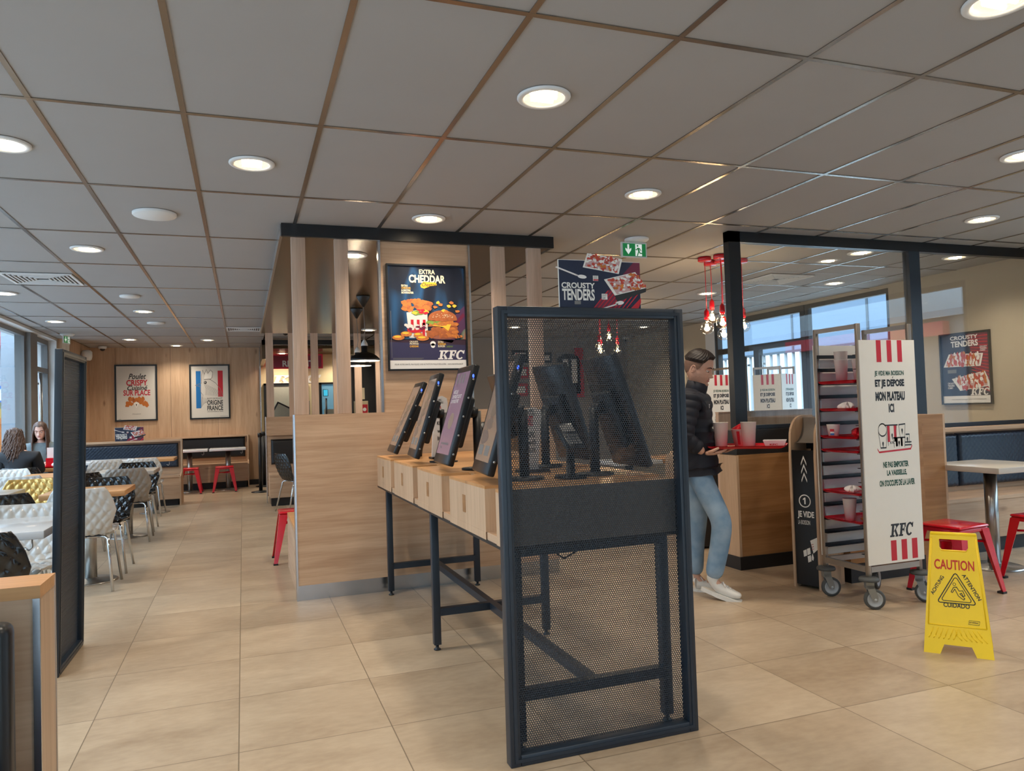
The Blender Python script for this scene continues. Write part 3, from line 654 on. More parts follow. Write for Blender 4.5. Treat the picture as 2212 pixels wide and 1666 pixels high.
def display_card(w, label, loc):
    h = w*.53; t = thing('display_card', loc, label, 'display card', world=False)
    b = MB(); b.box(-w/2, w/2, -.002, .003, 0, h, white_print); b.box(-w*.3, w*.3, .003, .06, 0, .004, white_print); b.build('card', t)
    b = MB(); P = lambda d: (lambda a, c: (-w/2+a*w, -.0024-d, c*h))
    rect(b, P(0), .005, 0, .992, .99, navy_print)
    b.poly([(.40, 0), (.92, .99), (1, .99), (1, .6), (.72, 0)], P(.0003), plum_print)
    for k in range(9): b.poly([(.40+k*.05, 0), (.415+k*.05, 0), (.60+k*.05, .38), (.585+k*.05, .38)], P(.0006), red_print)
    b.poly([(.74, 0), (.86, 0), (1.0, .24), (1.0, .14), (.96, 0)], P(.0007), red_print)
    stroke(b, P(.0010), [(-.03, .84), (.22, .68)], .028, cup_white); ell(b, P(.0010), .28, .655, .055, .038, cup_white, rot=-.3)
    stroke(b, P(.0010), [(.52, 0), (.70, .10)], .024, cup_white); ell(b, P(.0010), .73, .125, .055, .04, cup_white, rot=.4)
    text(b, 'CROUSTY', P(.0012), .03, .41, .40, .12, white_print, .03); text(b, 'TENDERS', P(.0012), .035, .16, .39, .24, white_print, .03)
    rect(b, P(.0008), .18, .08, .075, .07, grey_print); rect(b, P(.0010), .41, .575, .065, .11, white_print); rect(b, P(.0011), .415, .58, .06, .03, red_print); rect(b, P(.0010), .51, .19, .07, .12, cup_white)
    text(b, 'CROUSTY\nTENDERS', P(.0013), .415, .62, .055, .06, grey_print, .02); text(b, 'CROUSTY\nCURRY', P(.0013), .515, .2, .06, .1, grey_print, .02)
    c_ = MB(); P2 = lambda d: P(.0016+d); food_tray(c_, P2, [(.29, .85), (.73, .735), (.78, 1.05), (.35, 1.146)], 3, .022); food_tray(c_, P2, [(.544, .61), (.671, .278), (1.075, .457), (.938, .788)], 8, .022, [(.671, .278), (1.075, .457), (1.065, .37), (.70, .15)])
    t_ = b.build('print', t); sub(c_, 'food_picture', t_)
    return t
display_card(.355, 'navy food advertising card standing on top of the near perforated screen', (1.328, 2.626, 1.683))
display_card(.40, 'small navy food advertising card on the ledge of the blue bench', (-1.66, 12.93, 1.0))
# ------------------------------------------------------------------ framed posters
def framed(label, loc, w, h, paper_m, rotz=0, fw=.028):
    t = thing('framed_poster', loc, label, 'poster', world=False)
    b = MB(); d0, d1 = -.03, 0
    b.box(-w/2, -w/2+fw, d0, d1, 0, h, black_beam); b.box(w/2-fw, w/2, d0, d1, 0, h, black_beam); b.box(-w/2+fw, w/2-fw, d0, d1, 0, fw, black_beam); b.box(-w/2+fw, w/2-fw, d0, d1, h-fw, h, black_beam); b.build('frame', t)
    b = MB(); b.box(-w/2+fw*.8, w/2-fw*.8, -.014, -.002, fw*.8, h-fw*.8, paper_m)
    t.rotation_euler[2] = rotz
    P = lambda d: (lambda a, c: (-w/2+a*w, -.0145-d, c*h))
    return t, b, P
# 1: crispy poster
t, b, P = framed('framed white chicken poster with red and black lettering on the oak wall, left one', (-1.855, YB-.001, 1.305), .715, 1.05, paper)
pr = b.build('print', t); b = MB(); q = P(.0006)
text(b, 'Poulet', q, .32, .74, .42, .10, black_print, .02, .35); text(b, 'CRISPY', q, .27, .625, .50, .105, red_print, .03)
text(b, 'Cuisiné', q, .29, .545, .48, .085, black_print, .02, .35); text(b, 'SUR PLACE', q, .20, .45, .63, .10, red_print, .03)
g = random.Random(4)
for k in range(60):
    u = g.random(); s_ = 1 if k % 2 else -1
    blob(b, P(.0008+k*.00002), .5+s_*(u-.4)*.42, .40-abs(u)*.11+g.uniform(-.03, .03), .04, .028, (food_gold, food_brown)[k % 5 == 0], .4, 8, k)
b.poly([(.43, .315), (.50, .345), (.57, .315), (.50, .235)], P(.0024), white_print); b.poly([(.485, .30), (.515, .30), (.50, .25)], P(.0026), black_print)
text(b, 'Houston', q, .40, .115, .2, .022, grey_print, .01, .3); rect(b, q, .08, .035, .06, .006, grey_print)
sub(b, 'print_art', pr)
# 2: rooster poster
t, b, P = framed('framed cream poster with a drawn rooster and blue and red bars on the oak wall', (-.585, YB-.001, 1.30), .72, 1.045, paper)
pr = b.build('print', t); b = MB(); q = P(.0006)
rect(b, q, .16, .20, .12, .68, blue_print); rect(b, q, .70, .405, .125, .48, red_print)
q = P(.0009); ink = grey_print
stroke(b, q, [(.30, .80), (.33, .90), (.37, .82), (.42, .91), (.46, .84), (.52, .90), (.58, .86), (.56, .76), (.50, .72)], .008, ink); b.poly([(.36, .74), (.40, .86), (.46, .82), (.52, .88), (.57, .84), (.54, .74)], P(.0007), white_print)
stroke(b, q, [(.30, .80), (.30, .66), (.14, .62), (.26, .60), (.27, .50), (.33, .44), (.30, .36), (.29, .22)], .008, ink)
stroke(b, q, [(.36, .72), (.50, .73), (.64, .66), (.76, .55), (.82, .42)], .009, ink); ell(b, q, .39, .67, .035, .028, black_print); ell(b, P(.0011), .385, .675, .014, .011, paper)
for k in range(16):
    x_ = .36+k*.026; stroke(b, q, [(x_, .66-.01*k), (x_+.04, .56-.012*k), (x_+.03, .44-.002*k)], .005, ink)
for k in range(9): stroke(b, q, [(.30+k*.022, .40-.004*k), (.31+k*.014, .30), (.30+k*.012, .23+.012*k)], .004, ink)
text(b, 'FILETS DE POULET', q, .43, .36, .38, .028, black_print, .005); text(b, 'ORIGINE', q, .43, .255, .39, .09, black_print, .03); text(b, 'FRANCE', q, .43, .155, .39, .09, black_print, .03); text(b, 'DANS NOS BURGERS ET WRAPS', q, .43, .125, .39, .018, black_print, .01)
rect(b, q, .74, .045, .2, .005, grey_print)
sub(b, 'print_art', pr)
# 3: burger poster on the slatted enclosure
pw, ph = .612, .80
t, b, P = framed('large lit burger poster in a black frame on the slatted enclosure', (1.325, HY+.012, 1.612), pw, ph, navy_print, fw=.012)
pr = b.build('print', t); b = MB()
rect(b, P(.0003), .02, .095, .96, .20, plain('violet_print', S(58, 54, 84), .3)); rect(b, P(.0004), .02, .018, .96, .08, cup_white)
m, n, bb = newmat('night_lights_print')
t_ = n.nodes.new('ShaderNodeTexCoord'); mp_ = n.nodes.new('ShaderNodeMapping'); mp_.inputs['Scale'].default_value = (6.5, 1, 1.6); mp_.inputs['Location'].default_value = (1.3, 0, .2); no_ = n.nodes.new('ShaderNodeTexNoise'); no_.inputs['Scale'].default_value = 1.0; no_.inputs['Detail'].default_value = 1.0
r_ = n.nodes.new('ShaderNodeValToRGB'); el = r_.color_ramp.elements; el[0].position = .30; el[0].color = S(26, 30, 42); el[1].position = .80; el[1].color = S(190, 90, 60)
for p_, c_ in ((.46, (34, 40, 54)), (.56, (44, 82, 120)), (.62, (38, 44, 56)), (.70, (120, 128, 112))): e_ = el.new(p_); e_.color = S(*c_)
n.links.new(t_.outputs['Object'], mp_.inputs[0]); n.links.new(mp_.outputs[0], no_.inputs['Vector']); n.links.new(no_.outputs[0], r_.inputs[0]); n.links.new(r_.outputs[0], bb.inputs['Base Color']); bb.inputs['Roughness'].default_value = .25
rect(b, P(.0003), .02, .29, .96, .69, m)
b.poly([(.55, .30), (.98, .62), (.98, .40), (.80, .26)], P(.0006), plain('purple_cloth_print', S(84, 52, 82), .3)); b.poly([(.78, .40), (.96, .55), (.98, .52), (.80, .37)], P(.0007), plum_print)
b.poly([(.02, .29), (.98, .29), (.98, .24), (.02, .27)], P(.0006), plain('dark_table_print', S(60, 40, 52), .3))
q = P(.0012)
text(b, 'EXTRA', q, .41, .912, .20, .044, cream_print, .03); text(b, 'CHEDDAR', q, .28, .828, .46, .076, cream_print, .035)
b.poly([(.42, .805), (.46, .84), (.62, .835), (.63, .81), (.55, .80), (.47, .775), (.43, .785)], P(.0014), yellow_print); text(b, 'Cheetos', P(.0016), .44, .795, .18, .036, black_print, .01, .2)
for i, (s_, c_) in enumerate((('EXTRA', cream_print), ('CHEDDAR', yellow_print), ('& BACON', cream_print), ('BOXMASTER', cream_print))): text(b, s_, q, .185, .79-.022*i, (.08, .115, .11, .15)[i], .018, c_, .02)
text(b, "CROUSTI'\nFROMAGE", q, .27, .245, .11, .035, cream_print, .02); text(b, 'CHEDDAR', q, .27, .22, .11, .018, yellow_print, .02)
text(b, 'EXTRA', q, .625, .26, .07, .018, cream_print, .02); text(b, 'CHEDDAR', q, .625, .24, .10, .018, yellow_print, .02); text(b, 'BURGER', q, .625, .22, .09, .018, cream_print, .02); text(b, 'Leerdammer', q, .73, .218, .085, .022, lettuce, .01, .3)
ell(b, q, .56, .255, .035, .022, cup_white); ell(b, q, .56, .235, .028, .022, cup_white)
kfc(b, q, .62, .105, .35, .085, cup_white)
text(b, 'POUR VOTRE SANTÉ, PRATIQUEZ UNE ACTIVITÉ PHYSIQUE RÉGULIÈRE', q, .08, .05, .64, .02, grey_print, .01); text(b, 'www.mangerbouger.fr', q, .74, .05, .2, .018, grey_print, .02)
rect(b, q, .06, .115, .38, .004, grey_print); rect(b, q, .06, .107, .36, .003, grey_print); rect(b, q, .045, .12, .004, .44, grey_print)
art = MB(); g = random.Random(11); A = lambda d: P(.0012+d)
# wrap in its paper sleeve
art.poly([(.24, .545), (.50, .60), (.50, .40), (.50, .31), (.26, .36)], A(0), paper); art.poly([(.23, .36), (.50, .36), (.49, .30), (.27, .31)], A(.0001), paper)
for k in range(3): rect(art, A(.0003), .29+k*.075, .42, .035, .06, red_print)
rect(art, A(.0003), .43, .31, .035, .14, red_print)
for k in range(70):
    u, v = g.random(), g.random(); cx = .20+.34*u; cy = .56+.12*v*(1-abs(u-.5))+.02*g.random()
    blob(art, A(.0004+k*.00002), cx, cy, .032, .017, (food_gold, food_gold, food_brown, food_gold)[k % 4], .35, 9, k)
for k in range(14): blob(art, A(.002+k*.00002), g.uniform(.30, .50), g.uniform(.525, .57), .035, .013, (cheese, red_print, lettuce, lettuce)[k % 4], .3, 9, k)
# burger
ell(art, A(.0010), .69, .33, .20, .035, plain('board_print', S(150, 90, 70), .4))
for k in range(60): blob(art, A(.0012+k*.00002), g.uniform(.51, .86), g.uniform(.325, .40), .04, .02, (food_brown, food_gold, food_brown)[k % 3], .35, 9, k)
b2 = [(.50, .415), (.87, .415), (.84, .44), (.52, .44)]; art.poly(b2, A(.0026), food_brown); art.poly([(.52, .43), (.80, .44), (.76, .375), (.70, .41)], A(.0028), cheese)
for k in range(26): blob(art, A(.003+k*.00002), g.uniform(.50, .68), g.uniform(.435, .47), .035, .012, (lettuce, food_gold, lettuce)[k % 3], .4, 9, k)
for k in range(16): blob(art, A(.003+k*.00002), g.uniform(.66, .87), g.uniform(.435, .465), .035, .014, food_gold, .3, 9, k+40)
bun = [(.51, .475)]+[(.69-.185*math.cos(PI*k/16), .475+.095*math.sin(PI*k/16)**.8) for k in range(17)]+[(.87, .475), (.69, .462)]
art.poly(bun, A(.0038), food_brown)
for k in range(40): u = g.uniform(-.13, .13); ell(art, A(.004), .69+u, .50+g.random()*.055*(1-abs(u)/.17), .004, .003, cream_print, 6)
# dip and bites
ell(art, A(.0030), .34, .385, .10, .030, red_print)
for k in range(18): blob(art, A(.0032+k*.00002), g.uniform(.22, .46), g.uniform(.39, .43), .03, .012, (paper, plum_print, paper)[k % 3], .4, 9, k)
for x_, y_, rx in ((.13, .31, .075), (.23, .345, .07), (.38, .335, .06), (.43, .305, .08)): ell(art, A(.0036+x_*.0003), x_, y_, rx, .024, food_gold); ell(art, A(.0038+x_*.0003), x_-.01, y_+.008, rx*.6, .010, cheese)
for k in range(3): ell(art, A(.0036), .86+k*.03, .315+.004*k, .022, .012, food_gold)
# plain orange crisps in place of the cartoon figure
for k in range(9): blob(art, A(.0042+k*.00004), .60+.035*k, .60+.045*math.sin(k*1.3), .028, .014, (food_gold, cheese)[k % 2], .3, 10, k+70)
sub(b, 'print_lettering', pr); sub(art, 'print_food_picture', pr)
# 4: poster on the right wall
pw, ph = .60, .785
t, b, P = framed('navy tenders poster in a black frame on the beige right wall', (XR-.002, 5.96, 1.195), pw, ph, navy_print, rotz=-PI/2, fw=.016)
pr = b.build('print', t); b = MB(); q = P(.0012)
rect(b, P(.0004), .02, .02, .96, .10, cup_white)
b.poly([(.55, .99-.02), (.98, .97), (.98, .15), (.75, .30)], P(.0003), plum_print)
for k in range(18): b.poly([(.62, .28+k*.038), (.97, .16+k*.045), (.97, .172+k*.045), (.63, .288+k*.038)], P(.0005), red_print)
text(b, 'CROUSTY', q, .22, .90, .55, .055, cup_white, .03); text(b, 'TENDERS', q, .23, .80, .54, .085, cup_white, .035)
text(b, 'CROUSTY\nTENDERS\nCHEESE', q, .80, .72, .14, .07, cup_white, .02); rect(b, q, .14, .44, .18, .05, grey_print); text(b, 'CROUSTY\nTENDERS\nCURRY', q, .13, .22, .15, .09, cup_white, .02)
kfc(b, q, .58, .125, .38, .095, cup_white); text(b, 'POUR VOTRE SANTÉ, PRATIQUEZ UNE ACTIVITÉ PHYSIQUE RÉGULIÈRE', q, .2, .06, .68, .02, grey_print, .01)
art = MB(); food_tray(art, lambda d: P(.0016+d), [(.06, .53), (.80, .52), (.86, .69), (.18, .71)], 21, .026); food_tray(art, lambda d: P(.0040+d), [(.22, .36), (.38, .19), (.985, .25), (.88, .45)], 22, .026)
sub(b, 'print_lettering', pr); sub(art, 'print_food_picture', pr)
# ------------------------------------------------------------------ decor on the far back wall, seen through the near screen
dec = [(1108, 1140, 757, 784, 0), (1108, 1142, 792, 818, 1), (1110, 1140, 828, 856, 1), (1172, 1192, 762, 784, 0)]
def ray(px, py):
    d = rgt*0; d = r2*((px-1106)/FPX) + u2*(-(py-833)/FPX) + fwd; return d
def at_y(px, py, Y):
    d = ray(px, py); return Vector((0, 0, CAMZ)) + d*(Y/d.y)
for i, (xa, xb, ya, yb_, c_) in enumerate(dec):
    p0 = at_y(xa, yb_, 13.5); p1 = at_y(xb, ya, 13.5)
    t = thing('wall_picture', (p0.x, 13.54, p0.z), ('small black framed picture of red stripes high on the far grey wall', 'upper red framed picture on the far grey wall', 'lower red framed picture on the far grey wall', 'pale framed picture beside the slat on the far grey wall')[i], 'picture')
    b = MB(); b.box(p0.x, p1.x, 13.51, 13.54, p0.z, p1.z, red_print if c_ else black_beam); b.build('frame', t)
    b = MB(); m_ = .05; b.box(p0.x+m_, p1.x-m_, 13.505, 13.51, p0.z+m_, p1.z-m_, cup_white)
    if i == 0:
        for k in range(3): b.box(p0.x+.07+k*.05, p0.x+.095+k*.05, 13.503, 13.505, p0.z+m_, p1.z-m_, red_print)
    b.build('print', t)
p0, p1 = at_y(1255, 850, 13.5), at_y(1205, 765, 13.5)
t = thing('menu_sign', (p1.x, 13.54, p0.z), 'dark arched wall sign with two pale panels on the far grey wall', 'sign')
b = MB(); cx = (p0.x+p1.x)/2; w = abs(p0.x-p1.x)/2
pts = [(cx-w, p0.z), (cx+w, p0.z)]+[(cx+w*math.cos(PI*k/14), p1.z-w*.5+w*.5*math.sin(PI*k/14)) for k in range(15)]
b.prism(pts, lambda a, c: (a, 13.5, c), (0, .03, 0), black_beam); b.build('board', t)
b = MB(); b.box(cx-w*.6, cx-w*.1, 13.49, 13.5, p0.z+.2, p1.z-w*.45, cup_white); b.box(cx+w*.2, cx+w*.7, 13.49, 13.5, p0.z+.2, p1.z-w*.45, cup_white); b.build('pale_panel', t)
b = MB(); p0, p1 = at_y(1246, 858, 13.5), at_y(1259, 752, 13.5); b.box(p0.x, p1.x, 13.5, 13.54, p0.z, p1.z, red_print); tag(b.build('wall_banner'), 'narrow red upright banner on the far grey wall', 'banner')
# ------------------------------------------------------------------ ordering counter
t = thing('kiosk_counter', (1.3, 4.05, 0), 'long oak ordering counter of notched boxes on a dark metal frame', 'counter')
ZB, ZT = .785, .998
b = MB(); b.box(.905, 1.69, 2.655, 5.40, ZB, ZB+.03, oak_y); b.box(1.05, 1.55, 2.70, 5.40, ZB+.03, ZT-.005, oak_y); b.box(.905, 1.69, 2.65, 2.66, ZB+.0, ZT, plain('grey_oak_end', S(110, 104, 98), .5)); b.build('core', t)
b = MB(); b.box(.90, 1.695, 2.65, 5.405, ZB-.012, ZB, black_metal); b.build('underside', t)
segs = [(2.66, 2.72), (2.855, 3.40), (3.545, 4.08), (4.20, 4.76), (4.875, 5.395)]
for i, (y0_, y1_) in enumerate(segs):
    for side in (-1, 1):
        xo = .90 if side < 0 else 1.695; xi = 1.07 if side < 0 else 1.53; x0_, x1_ = min(xo, xi), max(xo, xi)
        q = MB(); ym = (y0_+y1_)/2; q.box(x0_, x1_, y0_, y1_, ZB+.03, ZT-.012, oak_z); q.box(x0_, x1_, y0_, y1_, ZT-.012, ZT, top_wood)
        q.box(xo-.001, xo+.001, y0_, y1_, ZB, ZB+.03, oak_z)
        o = q.build('box', t)
        if i:
            s_ = MB(); s_.box(xo-.0015 if side < 0 else xo+.0002, xo-.0002 if side < 0 else xo+.0015, ym+.03-.022, ym+.03+.022, ZB+.075, ZB+.15, cab_wood); sub(s_, 'finger_slot', o)
b = MB(); b.box(1.04, 1.56, 2.66, 5.40, ZT-.006, ZT-.001, top_wood); b.build('worktop', t)
def leg(x, y):
    b = MB(); b.bbox(x-.02, x+.02, y-.02, y+.02, .03, ZB-.012, navy_metal, .002); o = b.build('leg', t)
    f = MB(); f.lathe([(0, 0), (.018, 0), (.02, .006), (.009, .012), (.009, .032), (0, .032)], (x, y, 0), black_metal, 16); sub(f, 'foot', o)
for y in (2.735, 4.04, 5.385):
    for x in (.975, 1.62): leg(x, y)
    b = MB(); b.box(.995, 1.60, y-.02, y+.02, .185, .225, navy_metal); b.build('cross_bar', t)
    b = MB(); b.box(.995, 1.60, y-.02, y+.02, ZB-.052, ZB-.012, navy_metal); b.build('top_bar', t)
b = MB(); b.box(1.277, 1.317, 2.755, 4.02, .185, .225, navy_metal); b.box(1.277, 1.317, 4.06, 5.365, .185, .225, navy_metal); b.build('long_rail', t)
b = MB(); b.tube([(1.2, 3.0, .76), (1.22, 2.96, .70), (1.27, 2.94, .66), (1.33, 2.93, .69), (1.36, 2.94, .77)], .004, black_print, 6); b.build('cable', t)
b = MB(); b.tube([(1.45, 4.9, .77), (1.47, 4.88, .66), (1.55, 4.86, .60), (1.62, 4.86, .64)], .004, black_print, 6); b.build('cable', t)
# kiosk screens: built around the origin, screen face towards -x, then placed
def make_kiosk(lit):
    t = thing('ordering_kiosk', (0, 0, 0), 'x', 'touch screen', world=False)
    tilt = math.atan2(.15, .49); M = Matrix.Translation((0, 0, .04)) @ Matrix.Rotation(tilt, 4, 'Y')
    w, h = .35, .515
    b = MB(); b.bbox(0, .034, -w/2, w/2, 0, h, screen_black, .008, M)
    hs = b.build('housing', t)
    b = MB(); b.box(-.0012, .0, -w/2+.03, w/2-.03, .05, h-.035, lit, M); sub(b, 'display', hs)
    d = MB(); Pm = lambda a, c: tuple(M @ Vector((-.0018, w/2-.03-a*(w-.06), .05+c*(h-.085))))
    if lit is purple_screen:
        for k in range(3): rect(d, Pm, .16+k*.22, .86, .09, .12, grey_print)
        text(d, "AVEC QUE\nDU POULET CUIT ET\nDU POULET FRIT", Pm, .12, .62, .70, .16, cup_white, .01)
        ell(d, Pm, .5, .40, .18, .10, plain('pale_art', S(150, 130, 120), .3)); text(d, 'commander\nici', Pm, .2, .06, .6, .09, grey_print, .02)
    else:
        for k in range(5): blob(d, Pm, .3+.1*k, .25+.13*k, .22, .07, plain('screen_art', S(122+3*k, 106+2*k, 100-2*k), .3), .3, 12, k)
        rect(d, Pm, .1, .06, .3, .1, grey_print); rect(d, Pm, .55, .06, .3, .1, grey_print)
    sub(d, 'display_graphics', hs)
    b = MB(); b.bbox(.036, .075, -.09, .09, .10, .36, black_metal, .012, M); b.build('electronics_box', t)
    b = MB()
    for k in range(5): b.sphere(M @ Vector((.017, -w/2-.001, .06+k*.095)), .006, steel, 8, 6)
    b.build('side_bolts', t)
    b = MB(); b.sphere(M @ Vector((.012, -w/2-.001, h-.06)), (.005, .003, .009), blue_led, 8, 6); b.build('status_light', t)
    b = MB(); b.tube([(.20, 0, .012), (.20, 0, .30)], .022, black_metal); b.lathe([(0, .0), (.085, .0), (.085, .01), (.03, .014), (0, .014)], (.20, 0, 0), black_metal); b.tube([(.20, 0, .29), (.165, 0, .295)], .03, black_metal); b.build('stand', t)
    b = MB(); b.box(.128, .19, -.02, .02, .27, .30, black_metal); b.build('arm', t)
    return t
K1 = make_kiosk(tan_screen); K2 = make_kiosk(purple_screen)
ys = [5.08, 4.40, 3.69, 3.03]; labs = ['ordering screen farthest along the counter, nearest the oak half wall, brown display', 'second ordering screen from the oak half wall, seen steeply', 'large ordering screen with a lit purple display and three pale stripes', 'ordering screen with colourful display partly hidden by the perforated screen']
G = 'touch screens along the ordering counter'
for i, y in enumerate(ys):
    src = K2 if i == 2 else K1; src_used = i > 0 and src is K1
    o = dup(src, (0, 0, 0), 0) if src_used else src
    o.location = (.93, y, ZT); o['label'] = labs[i]; o['group'] = G
    o.rotation_euler[2] = (-.06, -.09, -.05, -.12)[i]; o.rotation_euler[1] = (.13, .02, 0, 0)[i]
for i, y in enumerate((4.45, 3.60, 3.0)):
    o = dup(K1, (1.665, y, ZT), PI-(.1, -.08, .05)[i], ('far ordering screen facing right, seen from behind through the perforated screen', 'middle ordering screen facing right, seen from behind through the perforated screen', 'nearest ordering screen facing right, its dark back behind the perforated screen')[i], G)
# payment terminals and card holders on the worktop
for i, (x, y) in enumerate(((1.20, 4.72), (1.30, 3.35))):
    t = thing('leaflet_stand', (x, y, ZT), ('white printed leaflet stand between the far ordering screens', 'white printed leaflet stand behind the perforated screen')[i], 'leaflet stand')
    b = MB(); kz = (.82, .62)[i]; pts = [(a_, c_*kz) for a_, c_ in ((-.06, .0), (.03, 0), (.055, .42), (.05, .46), (.02, .48), (-.02, .47), (-.035, .42))]
    b.prism(pts, lambda a, c: (x+a, y+.002, ZT+.01+c), (0, .012, 0), cup_white); bd = b.build('board', t)
    b = MB(); P = lambda a, c: (x+a, y+.0012, ZT+.01+c)
    text(b, 'RECLAMEZ\nVOTRE TABLE', P, -.025, .42*kz, .05, .03, black_print, .01); text(b, '882', P, -.02, .34*kz, .03, .05, red_print, .02)
    for k in range(3): text(b, ('KFC', 'wifi', 'BOX')[k], P, -.02, (.25-.06*k)*kz, .04, .025, black_print, .02)
    sub(b, 'print', bd)
    b = MB(); b.box(x-.07, x+.07, y-.05, y+.05, ZT, ZT+.012, black_metal); b.build('foot', t)
for i, (x, y) in enumerate(((1.30, 5.05), (1.33, 4.1), (1.32, 2.95))):
    t = thing('card_terminal', (x, y, ZT), ('card payment terminal at the wall end of the counter', 'card payment terminal in the middle of the counter', 'card payment terminal at the near end of the counter')[i], 'card reader')
    b = MB(); b.lathe([(0, 0), (.07, 0), (.07, .012), (.02, .016), (.016, .16), (0, .16)], (x, y, ZT), black_metal, 20); b.build('stand', t)
    M = Matrix.Translation((x, y, ZT+.17)) @ Matrix.Rotation(.6, 4, 'X')
    b = MB(); b.bbox(-.04, .04, -.09, .09, -.02, .02, screen_black, .008, M); hd = b.build('handset', t)
    b = MB()
    for r_ in range(4):
        for c_ in range(3): b.box(-.028+c_*.02, -.014+c_*.02, -.07+r_*.018, -.058+r_*.018, .02, .023, grey_print, M)
    sub(b, 'keypad', hd); b = MB(); b.box(-.03, .03, .02, .07, .02, .0215, cyan_screen if i == 0 else grey_print, M); sub(b, 'display', hd)
# ------------------------------------------------------------------ chairs, stools, tables
def shell_profile(v):
    """v 0 front lip .. 1 back top -> (y, z, half width)"""
    K = [(0, .235, .435, .175), (.08, .215, .452, .20), (.25, .07, .446, .213), (.42, -.09, .436, .21), (.50, -.155, .448, .205), (.56, -.19, .485, .205), (.64, -.212, .545, .222), (.74, -.232, .615, .245), (.86, -.252, .70, .225), (.96, -.268, .775, .19), (1, -.272, .80, .172)]
    for a, c_ in zip(K[:-1], K[1:]):
        if v <= c_[0]+1e-9:
            t = (v-a[0])/(c_[0]-a[0]); t = t*t*(3-2*t)*.35+t*.65
            return tuple(a[i]+(c_[i]-a[i])*t for i in (1, 2, 3))
    return K[-1][1:]
def shell_mesh(front, backm):
    b = MB(); NU, NV = 61, 101
    def pt(u, v, side):
        y, z, hw = shell_profile(v); x = (u*2-1)*hw; e = 1e-3
        y2, z2, _ = shell_profile(min(1, v+e)); y1, z1, _ = shell_profile(max(0, v-e)); d = Vector((0, y2-y1, z2-z1)).normalized(); nn = Vector((0, -d.z, d.y))
        if nn.z < 0 and v < .4: nn = -nn
        if v >= .4 and nn.y < 0: nn = -nn
        cup = .03*(u*2-1)**2*(1 if v > .5 else .5)
        s1 = (u*2-1)*.21/.032; s2 = v*1.02/.066
        k = abs(math.sin(PI*(s1+s2)/2)*math.sin(PI*(s1-s2)/2))**.55
        ed = min(1, min(u, 1-u)*12, min(v, 1-v)*18)
        off = (cup + .013*k*ed) if side > 0 else (cup - .010 - .013*k*ed)
        return Vector((x, y, z)) + nn*off
    b.grid(NU, NV, lambda u, v: pt(u, v, 1), front); b.grid(NU, NV, lambda u, v: pt(u, v, -1), backm, flip=True)
    n = NU*NV; fs = []
    for i in range(NU-1): fs += [(i, i+n, i+1+n, i+1), ((NV-1)*NU+i, (NV-1)*NU+i+1, (NV-1)*NU+i+1+n, (NV-1)*NU+i+n)]
    for j in range(NV-1): fs += [(j*NU, (j+1)*NU, (j+1)*NU+n, j*NU+n), (j*NU+NU-1, j*NU+NU-1+n, (j+1)*NU+NU-1+n, (j+1)*NU+NU-1)]
    o = 0; k = b.mi(backm)
    for f in fs: b.f.append(f); b.m.append(k); b.sm.append(True)
    return b
def make_chair(front, backm):
    t = thing('shell_chair', (0, 0, 0), 'x', 'chair', 'quilted shell chairs at the dining tables', world=False)
    shell_mesh(front, backm).build('shell', t)
    for sx in (-1, 1):
        for pts in ([(sx*.10, .12, .425), (sx*.15, .15, .424), (sx*.172, .165, .405), (sx*.215, .215, .0)], [(sx*.10, -.10, .415), (sx*.15, -.13, .412), (sx*.172, -.145, .395), (sx*.215, -.24, .0)]):
            b = MB(); b.tube(pts, .011, chrome, 10); b.build('leg', t)
    b = MB(); b.tube([(-.11, .11, .42), (.11, .11, .42)], .009, chrome, 8); b.tube([(-.11, -.10, .41), (.11, -.10, .41)], .009, chrome, 8); b.box(-.12, .12, -.12, .14, .418, .426, black_metal); b.build('under_frame', t)
    return t
CH = {'white': make_chair(shell_white, shell_white), 'taupe': make_chair(shell_taupe, shell_taupe), 'black': make_chair(shell_black, shell_black), 'gold': make_chair(shell_gold, shell_gold)}
_used = set()
def chair(kind, x, y, rz, label):
    if kind in _used: o = dup(CH[kind], (x, y, 0), rz, label)
    else: o = CH[kind]; _used.add(kind); o.location = (x, y, 0); o.rotation_euler[2] = rz; o['label'] = label
    return o
def table(x, y, w, d, zt, mat, label, edge=None, pole=.045, base=.2):
    t = thing('pedestal_table', (x, y, 0), label, 'table', 'single pedestal dining tables')
    b = MB(); b.bbox(x-w/2, x+w/2, y-d/2, y+d/2, zt-.042, zt, mat, .003); b.build('table_top', t)
    b = MB(); b.cyl((x, y, .012), (x, y, zt-.05), pole, steel, 28); b.box(x-.12, x+.12, y-.12, y+.12, zt-.05, zt-.042, black_metal); b.build('pole', t)
    b = MB(); b.lathe([(0, 0), (base, 0), (base, .006), (base*.92, .014), (pole+.02, .018), (pole, .03), (0, .03)], (x, y, 0), steel, 40); b.build('base', t)
    b = MB(); b.tube([(x+w/2-.06, y-d/2+.03, zt-.043), (x+w/2-.06, y-d/2+.03, zt-.085), (x+w/2-.075, y-d/2+.03, zt-.1), (x+w/2-.095, y-d/2+.03, zt-.085)], .004, steel, 8); b.build('bag_hook', t)
    return t
